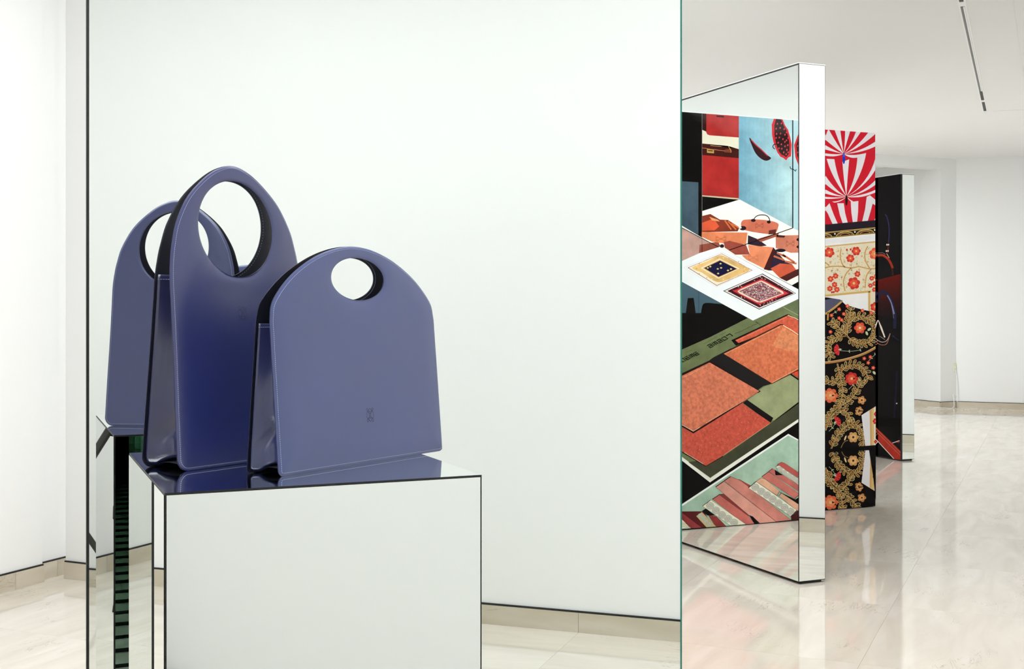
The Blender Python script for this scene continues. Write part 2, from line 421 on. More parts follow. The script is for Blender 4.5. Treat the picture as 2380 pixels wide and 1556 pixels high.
class Art:
    def __init__(s, fmap, rect): s.map = fmap; s.rect = rect; s.v = []; s.f = []; s.c = []; s.m = []; s.post = None; s.clip = None
    @staticmethod
    def _cut(P, k, lim, sign):
        out = []; n = len(P)
        for i in range(n):
            a, b = P[i-1], P[i]; ia, ib = sign*(a[k]-lim) >= 0, sign*(b[k]-lim) >= 0
            if ia != ib:
                t = (lim-a[k])/(b[k]-a[k]); out.append((a[0]+(b[0]-a[0])*t, a[1]+(b[1]-a[1])*t))
            if ib: out.append(b)
        return out
    def poly(s, P, col, layer=1, mat=0):
        P = [tuple(p) for p in P]
        if s.post: P = [s.post(*p) for p in P]
        if s.clip:
            for k, lim, sg in s.clip:
                if len(P) < 3: return
                P = s._cut(P, k, lim, sg)
        if len(P) < 3: return
        Q = [s.map(*p) for p in P]
        for k, lim, sg in ((0, s.rect[0], 1), (0, s.rect[1], -1), (1, s.rect[2], 1), (1, s.rect[3], -1)):
            Q = s._cut(Q, k, lim, sg)
            if len(Q) < 3: return
        b = len(s.v); s.v += [(q[0], q[1], layer) for q in Q]
        s.f.append(list(range(b, b+len(Q)))); s.c.append(lin(col)); s.m.append(mat)
    def stroke(s, P, w, col, layer=2, mat=0, closed=False):
        P = [tuple(p) for p in P]; n = len(P); Ls = []; Rs = []
        for i in range(n):
            a = P[i-1] if (closed or i > 0) else P[0]; b = P[(i+1) % n] if (closed or i < n-1) else P[-1]
            tx, ty = b[0]-a[0], b[1]-a[1]; l = math.hypot(tx, ty) or 1
            ww = (w[i] if isinstance(w, (list, tuple)) else w)/2
            Ls.append((P[i][0]-ty/l*ww, P[i][1]+tx/l*ww)); Rs.append((P[i][0]+ty/l*ww, P[i][1]-tx/l*ww))
        for i in range(n if closed else n-1):
            j = (i+1) % n; s.poly([Ls[i], Ls[j], Rs[j], Rs[i]], col, layer, mat)
    def dash(s, a, b, w, on, off, col, layer=3):
        L = math.hypot(b[0]-a[0], b[1]-a[1]); t = 0.0
        while t < L:
            e = min(t+on, L)
            s.stroke([(a[0]+(b[0]-a[0])*t/L, a[1]+(b[1]-a[1])*t/L), (a[0]+(b[0]-a[0])*e/L, a[1]+(b[1]-a[1])*e/L)], w, col, layer); t += on+off
    def ell(s, x, y, rx, ry, col, layer=2, rot=0.0, n=14, mat=0):
        c, q = math.cos(rot), math.sin(rot)
        s.poly([(x+rx*math.cos(t)*c-ry*math.sin(t)*q, y+rx*math.cos(t)*q+ry*math.sin(t)*c) for t in [2*math.pi*k/n for k in range(n)]], col, layer, mat)
    def ring(s, x, y, rx, ry, w, col, layer=2, rot=0.0, n=14):
        c, q = math.cos(rot), math.sin(rot)
        s.stroke([(x+rx*math.cos(t)*c-ry*math.sin(t)*q, y+rx*math.cos(t)*q+ry*math.sin(t)*c) for t in [2*math.pi*k/n for k in range(n)]], w, col, layer, 0, True)
    def grad(s, quad, ca, cb, n=12, layer=1, mat=0):
        """quad a,b,c,d: colour runs from edge a-d to edge b-c"""
        a, b, c, d = quad
        lp = lambda p, q, t: (p[0]+(q[0]-p[0])*t, p[1]+(q[1]-p[1])*t)
        for i in range(n):
            t0, t1 = i/n, (i+1)/n; tc = (i+.5)/n
            s.poly([lp(a, b, t0), lp(a, b, t1), lp(d, c, t1), lp(d, c, t0)], tuple(ca[k]+(cb[k]-ca[k])*tc for k in range(3)), layer, mat)
    def build(s, name, place, parent, label):
        me = bpy.data.meshes.new(name)
        me.from_pydata([tuple(place(a, h, 0.0005+0.00012*l)) for a, h, l in s.v], [], s.f)
        for m in INKS: me.materials.append(m)
        me.polygons.foreach_set('material_index', s.m)
        at = me.color_attributes.new('ink', 'FLOAT_COLOR', 'CORNER')
        buf = []
        for f, c in zip(s.f, s.c): buf += [c[0], c[1], c[2], 1.0]*len(f)
        at.data.foreach_set('color', buf); me.update()
        o = link(bpy.data.objects.new(name, me), parent); o.data.transform(Matrix.Translation(-parent.location)); o['label'] = label
        return o
def Z(x0, y0, k): return lambda P: [(x0+p[0]/k, y0+p[1]/k) for p in P]
rnd = random.Random(7)

# ---------------------------------------------------------------- collage of leather goods
def emblem_art(A, x, y, w, h, col, layer, lw=0.7):
    for sx in (-1, 1):
        for sy in (-1, 1):
            A.stroke([(x+sx*a*w, y+sy*b*h) for a, b in cr([(.05,.12),(.45,.38),(.9,.6),(.95,.9),(.6,.9),(.55,.65),(.95,.3),(.9,.05)], 3)], lw, col, layer)
    A.stroke([(x, y-h*.25), (x+w*.3, y), (x, y+h*.25), (x-w*.3, y)], lw, col, layer, 0, True)
def spiral(A, x, y, r, layer):
    A.ell(x, y, r, r*.92, (150, 148, 138), layer, n=12)
    for k in (0.86, 0.62, 0.38): A.ring(x, y, r*k, r*k*.9, r*.11, (222, 218, 204), layer+1, n=12)
    A.ell(x, y, r*.16, r*.14, (228, 222, 208), layer+1, n=6)
GLYPH = {'L': [[(0, 1), (0, 0), (.8, 0)]], 'O': [[(.1, 0), (.8, 0), (.8, 1), (.1, 1), (.1, -.05)]],
         'E': [[(.8, .1), (.75, 0), (.1, 0), (.1, 1), (.8, 1), (.8, .5), (.1, .5)]], 'W': [[(.1, 1), (.1, 0), (.8, 0), (.8, 1)], [(.45, 0), (.45, 1)]]}
def lettering(A, word, start, dirv, upv, w, col, layer):
    for k, ch_ in enumerate(word):
        for st in GLYPH[ch_]:
            A.stroke([(start[0]+dirv[0]*(k+a)+upv[0]*b, start[1]+dirv[1]*(k+a)+upv[1]*b) for a, b in st], w, col, layer)

def collage(A):
    a, b, c, d = Z(1580, 250, 5.366), Z(1580, 480, 5.366), Z(1580, 700, 5.366), Z(1580, 950, 5.366)
    BLK = (16, 13, 12)
    A.poly([(1500, 200), (2100, 200), (2100, 1300), (1500, 1300)], BLK, 0)
    # ---- blue picture with parasols
    A.grad([(1717, 240), (1860, 240), (1860, 550), (1717, 470)], (108, 156, 178), (186, 212, 214), 16, 1, 1)
    A.poly(a([(1405, 100), (1560, 100), (1560, 1560), (1405, 1500)]), (176, 208, 216), 2, 0)
    A.stroke([(1842.3, 250), (1842.3, 530)], 2.6, (24, 32, 46), 3)
    A.stroke(a(cr([(1375, 735), (1380, 760), (1400, 770), (1420, 775), (1440, 795), (1450, 770)], 4)), 1.6, (22, 26, 34), 4)
    big = a([(1180, 120), (1145, 215), (1150, 345), (1165, 420), (1185, 490), (1215, 560), (1255, 615), (1290, 630), (1325, 660), (1350, 625), (1385, 610), (1390, 540), (1395, 465), (1375, 370), (1350, 280), (1310, 220), (1270, 120)])
    A.poly(big, (200, 42, 50), 3)
    inn = a([(1205, 120), (1178, 225), (1180, 345), (1195, 430), (1215, 500), (1240, 555), (1270, 590), (1300, 600), (1325, 620), (1345, 595), (1362, 575), (1368, 510), (1365, 440), (1350, 365), (1330, 290), (1295, 225), (1250, 120)])
    A.poly(inn, (44, 24, 26), 4)
    for x, y in [(1215,205),(1265,200),(1200,265),(1250,255),(1300,270),(1330,310),(1205,330),(1255,325),(1310,340),(1200,380),(1240,375),(1285,395),(1330,410),(1350,380),(1225,440),(1265,460),(1310,430),(1345,470),(1235,510),(1270,515),(1295,560),(1335,530),(1350,560),(1325,585),(1310,485)]:
        p = a([(x, y)])[0]; A.ell(p[0], p[1], 1.7, 2.4, (196, 60, 66), 5, 0.3, 8)
    A.stroke(a(cr([(1205, 455), (1170, 465), (1160, 495), (1185, 520)], 4)), 1.8, (20, 18, 22), 3)
    A.poly(a([(1500, 330), (1475, 335), (1425, 470), (1440, 620), (1490, 750), (1520, 760)]), (200, 42, 50), 3)
    A.poly(a([(1510, 345), (1485, 355), (1452, 470), (1462, 600), (1500, 690), (1530, 700)]), (44, 24, 26), 4)
    for x, y in [(1480, 420), (1470, 480), (1490, 510), (1470, 560), (1488, 610), (1490, 380)]:
        p = a([(x, y)])[0]; A.ell(p[0], p[1], 1.5, 2.2, (196, 60, 66), 5, 0.3, 8)
    A.poly(a(cr([(865, 375), (930, 440), (1030, 535), (1100, 600), (1138, 634), (1085, 665), (1020, 645), (950, 580), (900, 480)], 3, True)), (52, 24, 28), 3)
    A.stroke(a([(885, 400), (950, 470), (1020, 530), (1095, 605)]), 2.2, (190, 48, 56), 4)
    A.stroke(a([(1040, 175), (1022, 330)]), 0.8, (150, 185, 196), 3)
    # ---- red case
    A.poly([(1632, 240), (1717, 240), (1717, 463), (1632, 456)], (164, 42, 40), 1, 1)
    A.poly(a([(275, 60), (330, 60), (330, 300), (275, 280)]), (52, 24, 22), 2)
    A.poly(a([(278, 280), (325, 300), (340, 335), (375, 348), (735, 375), (735, 520), (278, 452)]), (222, 216, 196), 3, 0)
    A.poly(a([(278, 450), (600, 480), (735, 520), (735, 632), (278, 592)]), (64, 26, 22), 3, 1)
    A.stroke(a([(280, 505), (560, 543)]), 1.2, (196, 120, 84), 4); A.stroke(a([(380, 475), (520, 488)]), 1.0, (206, 160, 110), 4)
    A.poly(a([(338, 515), (425, 522), (425, 572), (338, 565)]), (190, 150, 84), 4); A.poly(a([(350, 530), (412, 535), (412, 550), (350, 545)]), (96, 60, 34), 5)
    A.poly(a([(555, 530), (640, 512), (640, 565), (555, 560)]), (120, 60, 40), 4); A.stroke(a([(605, 485), (640, 545), (635, 565)]), 1.2, (206, 160, 96), 5)
    A.poly(a([(455, 100), (550, 105), (550, 125), (455, 118)]), (40, 22, 20), 3)
    A.poly([(1632, 454), (1717, 461), (1717, 464.5), (1632, 457)], (196, 180, 150), 3)
    A.stroke([(1631.5, 250), (1631.5, 590)], 1.1, (120, 116, 112), 3)
    # ---- grey-blue corner at the left
    A.poly([(1560, 420), (1623, 424), (1623, 556), (1587, 534), (1560, 518)], (66, 84, 98), 1, 1)
    # ---- white table with tan bags
    A.poly([(1632, 491), (1719, 464), (1843, 530), (1860, 539), (1860, 676), (1560, 517), (1560, 510), (1632, 553)], (240, 238, 232), 2)
    A.poly([(1560, 517), (1671, 575), (1625, 590), (1560, 618)], (186, 146, 136), 2, 1)
    A.poly(b([(245, 480), (480, 440), (505, 500), (330, 560), (240, 580)]), (148, 78, 62), 3, 1)
    A.poly(b([(278, 120), (380, 95), (500, 165), (600, 170), (745, 262), (720, 312), (278, 322)]), (128, 52, 36), 3, 1)
    A.poly(b([(278, 205), (420, 150), (490, 250), (430, 300), (278, 305)]), (206, 84, 54), 4, 1)
    A.poly(b([(365, 130), (470, 165), (500, 190), (400, 175)]), (226, 160, 110), 5)
    for st in ([(560, 175), (640, 290)], [(600, 185), (700, 290)], [(640, 215), (745, 270)]): A.stroke(b(st), 3.2, (214, 112, 64), 5)
    A.poly(b([(275, 318), (852, 328), (828, 472), (600, 470), (400, 440), (270, 380)]), (222, 128, 88), 4, 1)
    p = b([(512, 405)])[0]; emblem_art(A, p[0], p[1], 12.5, 6, (168, 84, 56), 5)
    A.stroke(b([(845, 330), (828, 470)]), 1.6, (236, 222, 200), 5)
    A.poly(b(cr([(770, 190), (820, 165), (1000, 165), (1150, 185), (1225, 215), (1225, 260), (1190, 335), (1090, 345), (820, 300), (765, 245)], 3, True)), (202, 108, 84), 4, 1)
    p = b([(990, 240)])[0]; emblem_art(A, p[0], p[1], 9.5, 6, (150, 72, 56), 5)
    A.stroke(b(cr([(910, 185), (945, 130), (1000, 108), (1070, 112), (1110, 145), (1125, 205)], 4)), 2.0, (56, 30, 32), 5)
    for x, y, rx, ry in ((915, 175, 5.5, 3.6), (1108, 195, 4.5, 3.6), (785, 272, 8, 5.2), (1500, 415, 9, 4.2), (1500, 505, 9, 4.2), (525, 495, 5, 4.2)):
        p = b([(x, y)])[0]; A.ell(p[0], p[1], rx, ry, (46, 26, 32), 6)
    p = b([(752, 265)])[0]; A.ell(p[0], p[1], 3.2, 2.6, (236, 226, 214), 7)
    A.poly(b([(1110, 300), (1200, 285), (1195, 345), (1105, 350)]), (96, 44, 40), 5)
    A.poly(b([(850, 360), (975, 410), (1085, 490), (1000, 500), (845, 472)]), (52, 34, 46), 4)
    A.poly(b([(955, 410), (1240, 325), (1220, 372), (1010, 445)]), (172, 90, 70), 5, 1)
    A.poly(b([(545, 445), (620, 430), (825, 482), (872, 600), (690, 603), (560, 515)]), (156, 72, 60), 5, 1)
    A.poly(b([(850, 480), (1165, 512), (1060, 782), (830, 665), (770, 610), (872, 600)]), (226, 134, 96), 4, 1)
    p = b([(915, 640)])[0]; emblem_art(A, p[0], p[1], 12, 7.5, (186, 96, 66), 5)
    A.poly(b([(1165, 510), (1195, 545), (1110, 800), (1045, 785)]), (70, 28, 28), 5)
    A.poly(b([(1195, 365), (1520, 358), (1520, 575), (1385, 580), (1195, 520)]), (204, 122, 98), 4, 1)
    A.poly(b([(1205, 355), (1315, 365), (1300, 390), (1205, 385)]), (70, 36, 36), 5)
    p = b([(1375, 465)])[0]; emblem_art(A, p[0], p[1], 10, 6.5, (150, 76, 60), 5)
    A.poly(b([(1105, 800), (1190, 545), (1330, 700), (1400, 720), (1290, 760), (1180, 800)]), (46, 36, 56), 4)
    A.ell(*b([(1255, 550)])[0], 12, 4, (34, 26, 34), 6)
    for st in ([(1170, 620), (1300, 670)], [(1210, 580), (1320, 630)], [(1280, 600), (1430, 700)], [(1310, 685), (1455, 715)]): A.stroke(b(st), 4.2, (196, 106, 72), 6)
    A.poly(b([(1130, 775), (1250, 712), (1400, 722), (1452, 795), (1245, 892)]), (202, 88, 62), 5, 1)
    A.poly(b([(1245, 892), (1450, 790), (1520, 770), (1520, 840), (1330, 935)]), (78, 34, 32), 5)
    A.poly(b([(1395, 985), (1520, 915), (1520, 1060)]), BLK, 6)
    A.stroke([(1694, 582), (1843, 530)], 1.8, (26, 18, 18), 7); A.stroke([(1560, 517), (1587, 531), (1860, 675)], 1.5, (30, 24, 24), 7)
    # ---- white sheet with two carpets
    A.poly([(1560, 618), (1625, 589), (1671, 574.5), (1860, 675.5), (1860, 693), (1749.6, 745.6), (1560, 642)], (240, 241, 245), 8)
    A.stroke(b([(50, 765), (525, 570), (935, 790), (450, 1005)]), 0.6, (190, 186, 180), 9, 0, True)
    A.poly(b([(95, 765), (522, 588), (905, 796), (458, 992)]), (176, 96, 72), 9); A.poly(b([(108, 765), (521, 594), (892, 796), (459, 984)]), (242, 232, 210), 10)
    A.poly(b(cr([(150, 765), (330, 690), (440, 630), (520, 612), (610, 650), (720, 705), (872, 792), (700, 870), (570, 925), (480, 945), (390, 910), (280, 830)], 3, True)), (226, 184, 120), 11, 1)
    for k in range(26):
        t = k/26*2*math.pi; p = b([(505+300*math.cos(t), 778+135*math.sin(t))])[0]; A.ell(p[0], p[1], 1.5, 1.0, (204, 128, 84) if k % 2 else (244, 226, 188), 12, n=6)
    A.poly(b([(255, 770), (492, 650), (745, 776), (476, 902)]), (240, 222, 186), 12)
    A.poly(b([(288, 770), (498, 668), (718, 780), (480, 888)]), (206, 150, 84), 13); A.poly(b([(304, 770), (499, 677), (706, 780), (481, 879)]), (26, 26, 60), 14)
    for x, y in ((345, 768), (378, 752), (505, 715), (470, 780), (512, 768), (475, 838), (598, 800), (635, 782)):
        p = b([(x, y)])[0]; A.poly([(p[0]-3, p[1]), (p[0], p[1]-2.2), (p[0]+3, p[1]), (p[0], p[1]+2.2)], (226, 196, 120), 15)
    A.poly(b([(538, 1056), (1030, 838), (1448, 1086), (988, 1288)]), (36, 28, 32), 9); A.poly(b([(556, 1056), (1026, 848), (1436, 1086), (989, 1278)]), (238, 232, 226), 10)
    A.poly(b([(588, 1056), (1022, 862), (1420, 1086), (989, 1264)]), (72, 26, 36), 11)
    A.poly(b([(660, 1056), (1018, 903), (1355, 1086), (986, 1226)]), (204, 58, 62), 12)
    A.poly(b([(716, 1058), (760, 1030), (1010, 925), (1050, 940), (1280, 1060), (1295, 1088), (1250, 1105), (1010, 1200), (960, 1195), (740, 1085)]), (236, 210, 190), 13)
    A.poly(b([(735, 1058), (1012, 938), (1275, 1086), (990, 1190)]), (150, 96, 104), 14)
    def inq(x, y, cx, cy, rx, ry): return abs(x-cx)/rx+abs(y-cy)/ry < 1
    for k in range(950):
        x, y = rnd.uniform(735, 1275), rnd.uniform(938, 1190)
        if inq(x, y, 1004, 1066, 250, 118):
            p = b([(x, y)])[0]; A.ell(p[0], p[1], rnd.uniform(.7, 1.6), rnd.uniform(.5, 1.1), rnd.choice([(236, 222, 214), (226, 206, 200), (160, 40, 52), (48, 24, 36), (206, 190, 190)]), 15+k % 3, n=6)
    for k in range(260):
        x, y = rnd.uniform(590, 1420), rnd.uniform(862, 1264)
        if inq(x, y, 1004, 1062, 405, 192) and not inq(x, y, 1004, 1064, 345, 162):
            p = b([(x, y)])[0]; A.ell(p[0], p[1], rnd.uniform(.8, 1.7), rnd.uniform(.6, 1.1), rnd.choice([(238, 226, 220), (226, 210, 206), (176, 60, 70)]), 13, n=6)
    # ---- dim room under the sheet
    A.poly([(1560, 642), (1587, 657), (1680, 708), (1680, 728), (1560, 728)], (72, 96, 110), 1)
    A.poly(b([(98, 1145), (172, 1142), (198, 1335), (74, 1335)]), (22, 17, 15), 2)
    A.poly(b(cr([(262, 1340), (272, 1280), (290, 1222), (340, 1205), (480, 1216), (560, 1225)], 4)+[(560, 1340)]), (15, 12, 11), 2)
    A.stroke(b([(235, 1060), (235, 1335)]), 0.8, (40, 54, 62), 3)
    # ---- olive card with portfolios
    A.poly([(1560, 824), (1587, 813), (1615, 802), (1737, 740), (1820, 714), (1862, 737), (1862, 977), (1650, 1122), (1560, 1052)], (236, 232, 222), 2)
    A.grad([(1560, 824), (1862, 690), (1862, 969), (1650, 1112)], (122, 124, 84), (104, 116, 82), 8, 3, 1)
    A.poly([(1560, 824), (1587, 813), (1615, 802), (1737, 740), (1820, 714), (1862, 737), (1862, 970), (1650, 1111), (1560, 1044)], (112, 120, 82), 4, 1)
    A.poly(c([(1040, 1075), (1140, 1035), (1390, 920), (1520, 1010), (1520, 1250), (1180, 1500), (800, 1270)]), (146, 150, 112), 5, 1)
    A.poly([(1790, 985), (1862, 930), (1862, 970), (1650, 1111), (1600, 1075), (1680, 1062)], (70, 70, 54), 5, 1)
    A.stroke([(1820, 714), (1862, 737)], 1.2, (170, 160, 130), 6)
    OR, RD = (208, 112, 78), (200, 84, 62)
    A.poly(c([(415, 705), (640, 590), (1150, 1032), (1040, 1062), (970, 1112), (350, 755)]), (34, 30, 31), 6)
    A.poly(c([(640, 490), (1340, 165), (1365, 170), (1520, 250), (1520, 440), (1290, 320), (700, 560)]), (24, 18, 17), 6)
    A.poly(c([(690, 490), (1345, 178), (1520, 262), (1520, 440), (1280, 315), (730, 525)]), (206, 92, 68), 7, 2)
    A.poly(c([(540, 645), (1250, 290), (1285, 292), (1520, 440), (1520, 842), (1148, 1036), (1125, 1030)]), (40, 26, 22), 8)
    A.poly(c([(545, 658), (1255, 302), (1280, 302), (1520, 450), (1520, 832), (1148, 1028)]), OR, 9, 2)
    A.poly(c([(1150, 560), (1280, 330), (1500, 450), (1500, 640), (1330, 620)]), (216, 132, 92), 10, 2)
    A.stroke(c([(1285, 302), (1400, 370), (1520, 452)]), 1.6, (240, 222, 186), 11); A.stroke(c([(1345, 178), (1440, 215), (1520, 262)]), 1.4, (238, 216, 180), 9)
    A.dash(*c([(560, 662), (1250, 318)]), 1.1, 1.3, 1.1, (246, 204, 150), 11); A.dash(*c([(1158, 1012), (1490, 835)]), 1.0, 1.3, 1.1, (250, 208, 156), 11)
    A.dash(*c([(710, 495), (1330, 200)]), 1.0, 1.3, 1.1, (244, 170, 130), 9)
    A.poly(c([(1395, 905), (1520, 830), (1520, 990)]), (200, 70, 48), 8, 2); A.stroke(c([(1380, 915), (1520, 1010)]), 3.2, (22, 18, 18), 9)
    A.poly([(1560, 876), (1587, 867), (1649, 838), (1768, 910), (1641, 990), (1611, 1008), (1560, 978)], (38, 24, 21), 8)
    A.poly([(1560, 884), (1587, 873), (1649, 843), (1764.5, 909.6), (1640, 986), (1611, 1004), (1560, 974)], (210, 118, 90), 9, 2)
    A.dash((1587, 878), (1644, 850), 1.0, 1.3, 1.1, (248, 200, 156), 11); A.dash((1760, 914), (1640, 984), 1.0, 1.3, 1.1, (250, 206, 160), 11)
    A.stroke([(1584, 990), (1611, 1005), (1638, 990)], 1.8, (34, 26, 24), 11); A.stroke([(1584, 988), (1611, 1002.5), (1626, 994)], 0.9, (226, 214, 196), 12)
    A.poly([(1725, 936), (1735, 929), (1797, 972), (1790, 984)], (26, 22, 22), 6)
    A.poly([(1764, 911), (1725, 938), (1791, 983), (1679, 1061), (1640, 1084), (1560, 1036), (1560, 975), (1611, 1005), (1640, 988)], (198, 84, 68), 7, 2)
    for k in range(260):
        x, y = rnd.uniform(1586, 1790), rnd.uniform(945, 1080)
        if (x-1585)*0.63+y > 1012 and y+(x-1640)*0.62 < 1078 and y-(x-1725)*0.66 > 944 and y-(x-1585)*.58 < 1048: A.ell(x, y, .7, .6, (238, 150, 118), 8, n=5)
    A.dash((1787, 986), (1682, 1058), 1.0, 1.3, 1.1, (246, 180, 140), 9)
    A.stroke([(1560, 1036), (1640, 1084.5), (1680, 1061)], 1.8, (30, 24, 22), 9); A.stroke([(1590, 1052), (1634, 1079)], 0.9, (214, 204, 190), 10)
    lettering(A, 'LOEWE', (1696.0, 776.5), (-11.0, 5.7), (7.2, 5.2), 2.4, (26, 28, 18), 6)
    lettering(A, 'LOEWE', (1568.0, 842.0), (10.4, -4.9), (7.2, 5.2), 2.4, (26, 28, 18), 6)
    for p0, p1 in (((1700, 782), (1662, 801)), ((1656, 804), (1648, 809)), ((1686, 773), (1672, 780)), ((1666, 783), (1636, 800)), ((1624, 822), (1592, 836)), ((1608, 814), (1594, 820))):
        A.dash(p0, p1, 1.0, 1.6, 1.3, (58, 60, 38), 6)
    A.stroke([(1690+x/22.23, 730+y/22.23) for x, y in cr([(380, 1045), (520, 970), (600, 960), (640, 920), (780, 880), (850, 820), (950, 790), (1060, 730), (1120, 690), (1260, 660), (1320, 580), (1450, 560), (1580, 450), (1440, 410), (1640, 510), (1720, 560)], 3)], 0.8, (40, 48, 30), 6)
    # ---- belts
    A.poly([(1560, 1192), (1584, 1173), (1832, 1009), (1862, 1026), (1862, 1240), (1560, 1260)], (238, 240, 236), 2)
    A.grad([(1560, 1196), (1832, 1013), (1862, 1029), (1862, 1240)], (178, 204, 198), (150, 178, 150), 8, 3, 1)
    A.poly([(1560, 1196), (1584, 1178), (1832, 1013.5), (1862, 1030), (1862, 1240), (1560, 1240)], (164, 190, 170), 4, 1)
    A.poly(d([(-80, 1285), (300, 1283), (460, 1560), (-80, 1560)]), (92, 34, 36), 5, 1)
    pk = lambda P, col, l, m=1: (A.poly(d(P), (70, 34, 32), l), A.poly([(x+(sum(q[0] for q in d(P))/len(P)-x)*.03, y+(sum(q[1] for q in d(P))/len(P)-y)*.03) for x, y in d(P)], col, l+1, m))
    pk([(25, 1300), (290, 1500), (165, 1515), (25, 1385)], (152, 62, 62), 6)
    A.poly(d([(-80, 1330), (25, 1385), (165, 1520), (-80, 1560)]), (226, 222, 196), 6)
    for k in range(4): A.stroke(d(cr([(-20, 1440+22*k), (60, 1430+22*k), (110, 1470+18*k), (150, 1520+10*k)], 3)), 0.7, (96, 90, 76), 7)
    pk([(350, 1330), (455, 1345), (580, 1470), (450, 1485)], (140, 56, 54), 6)
    pk([(200, 1342), (272, 1288), (460, 1480), (340, 1495)], (196, 178, 130), 8, 0)
    for x, y in ((252, 1335), (290, 1368), (328, 1405), (368, 1445)): spiral(A, *d([(x, y)])[0], 5.4, 10)
    A.poly(d([(275, 1278), (322, 1248), (440, 1335), (340, 1335)]), (20, 16, 16), 7)
    pk([(480, 1070), (555, 1062), (900, 1345), (850, 1340)], (132, 60, 58), 6)
    pk([(398, 1130), (485, 1074), (852, 1340), (945, 1450), (830, 1460)], (196, 106, 98), 8)
    pk([(690, 880), (745, 885), (880, 960), (850, 990)], (150, 66, 62), 5)
    pk([(440, 975), (542, 904), (1210, 1420), (985, 1440)], (214, 150, 136), 10)
    pk([(544, 900), (626, 845), (745, 892), (1400, 1400), (1210, 1420)], (202, 128, 116), 12)
    A.poly(d([(858, 1330), (905, 1345), (1005, 1440), (935, 1450)]), (22, 16, 16), 14)
    pk([(278, 1216), (382, 1138), (830, 1450), (640, 1470)], (234, 228, 206), 10, 0)
    for x, y in ((375, 1213), (448, 1272), (524, 1328), (600, 1376), (674, 1422)): spiral(A, *d([(x, y)])[0], 9.6, 12)
    pk([(948, 908), (1010, 866), (1060, 880), (1242, 1032), (1212, 1088)], (226, 172, 142), 14)
    pk([(848, 988), (946, 908), (1462, 1272), (1385, 1350)], (232, 228, 212), 16, 0)
    for x, y in ((938, 982), (1012, 1034), (1083, 1080), (1155, 1130), (1228, 1180), (1302, 1234), (1376, 1284)): spiral(A, *d([(x, y)])[0], 9.4, 18)
    A.poly(d([(1240, 1040), (1440, 1135), (1500, 1095), (1500, 1190), (1440, 1205), (1290, 1090)]), (24, 18, 18), 14)
    pk([(1230, 1088), (1262, 1054), (1500, 1210), (1500, 1285), (1455, 1272)], (222, 168, 140), 15)
    A.poly(d([(1385, 1350), (1470, 1270), (1520, 1270), (1520, 1440), (1390, 1410)]), (74, 34, 34), 14)
    pk([(1014, 850), (1102, 786), (1500, 1070), (1432, 1128)], (196, 112, 102), 16)
    pk([(1102, 784), (1152, 746), (1500, 970), (1500, 1050)], (190, 102, 96), 14)
    A.poly(d([(1180, 762), (1285, 832), (1190, 832)]), (24, 18, 18), 16)
    pk([(1186, 724), (1232, 708), (1500, 900), (1500, 972)], (230, 226, 210), 17, 0)
    for x, y in ((1245, 758), (1300, 798), (1358, 836), (1412, 872), (1466, 908)): spiral(A, *d([(x, y)])[0], 6.6, 19)
    pk([(1208, 700), (1265, 668), (1305, 680), (1500, 810), (1500, 880)], (186, 88, 82), 14)
    A.stroke([(1560, 1234), (1588, 1231.5), (1862, 1212)], 3.0, (12, 11, 11), 22)

A4 = Art(draft_y(P4Y), (3.0, 4.349, 0.0045, PH-0.001))
collage(A4)
A4.clip = None
A4.post = lambda x, y: (2*1858-x, y)          # the picture goes on, mirrored, where it leaves the view
A4.clip = [(0, 1858.0, 1)]
collage(A4)
A4.build('printed_sheet', lambda a_, h_, k_: Vector((2*2.925-a_, P4Y-k_, h_)), P4, 'glossy collage print of leather goods, carpets and belts')

# ---------------------------------------------------------------- parasols and embroidery
GOLD, GOLD2, PALE = (196, 150, 84), (226, 196, 116), (240, 224, 170)
def leaf(A, x, y, ang, l, wd, layer, kind):
    cx, cy = x+math.cos(ang)*l*.55, y+math.sin(ang)*l*.55
    A.ell(cx, cy, l*.5, wd*.5, (24, 18, 16), layer, ang, 10)
    A.ring(cx, cy, l*.5, wd*.5, 1.0, (236, 206, 128), layer+1, ang, 10)
    if kind == 0: A.ell(cx, cy, l*.28, wd*.24, (168, 104, 62), layer+1, ang, 8)
    elif kind == 1:
        for t in (-.22, .02, .24): A.ell(cx+math.cos(ang)*l*t, cy+math.sin(ang)*l*t, .62, .62, (246, 232, 200), layer+1, 0, 5)
    else: A.ell(cx, cy, l*.26, wd*.2, (206, 150, 92), layer+1, ang, 8)
def branch(A, P, w=3.0, l=11.0, wd=5.8, step=8.8, layer=4, a0=0):
    P = cr(P, 8); acc = 0; k = a0
    for i in range(1, len(P)):
        dx, dy = P[i][0]-P[i-1][0], P[i][1]-P[i-1][1]; acc += math.hypot(dx, dy)
        if acc > step:
            acc -= step; ang = math.atan2(dy, dx)
            for sg in (-1, 1):
                leaf(A, P[i][0]-sg*math.sin(ang)*w*.4, P[i][1]+sg*math.cos(ang)*w*.4, ang+sg*rnd.uniform(.75, 1.0), l*rnd.uniform(.85, 1.12), wd*rnd.uniform(.85, 1.1), layer, k % 3); k += 1
    A.stroke(P, w, GOLD, layer+3); A.stroke(P, w*.34, (120, 74, 44), layer+4)
    A.stroke([(x+w*.5, y) for x, y in P], .6, PALE, layer+4)
def flower(A, x, y, r, c1, c2, c3, layer=9, n=6, rot=0.0, sq=1.0):
    for k in range(n):
        t = rot+2*math.pi*k/n; A.ell(x+math.cos(t)*r*.56, y+math.sin(t)*r*.56*sq, r*.48, r*.42, c1, layer+(k % 2), t, 10)
    for k in range(n):
        t = rot+2*math.pi*(k+.5)/n; A.ell(x+math.cos(t)*r*.36, y+math.sin(t)*r*.36*sq, r*.32, r*.26, c2, layer+2+(k % 2), t, 8)
    A.ell(x, y, r*.22, r*.22, c3, layer+4, 0, 8)
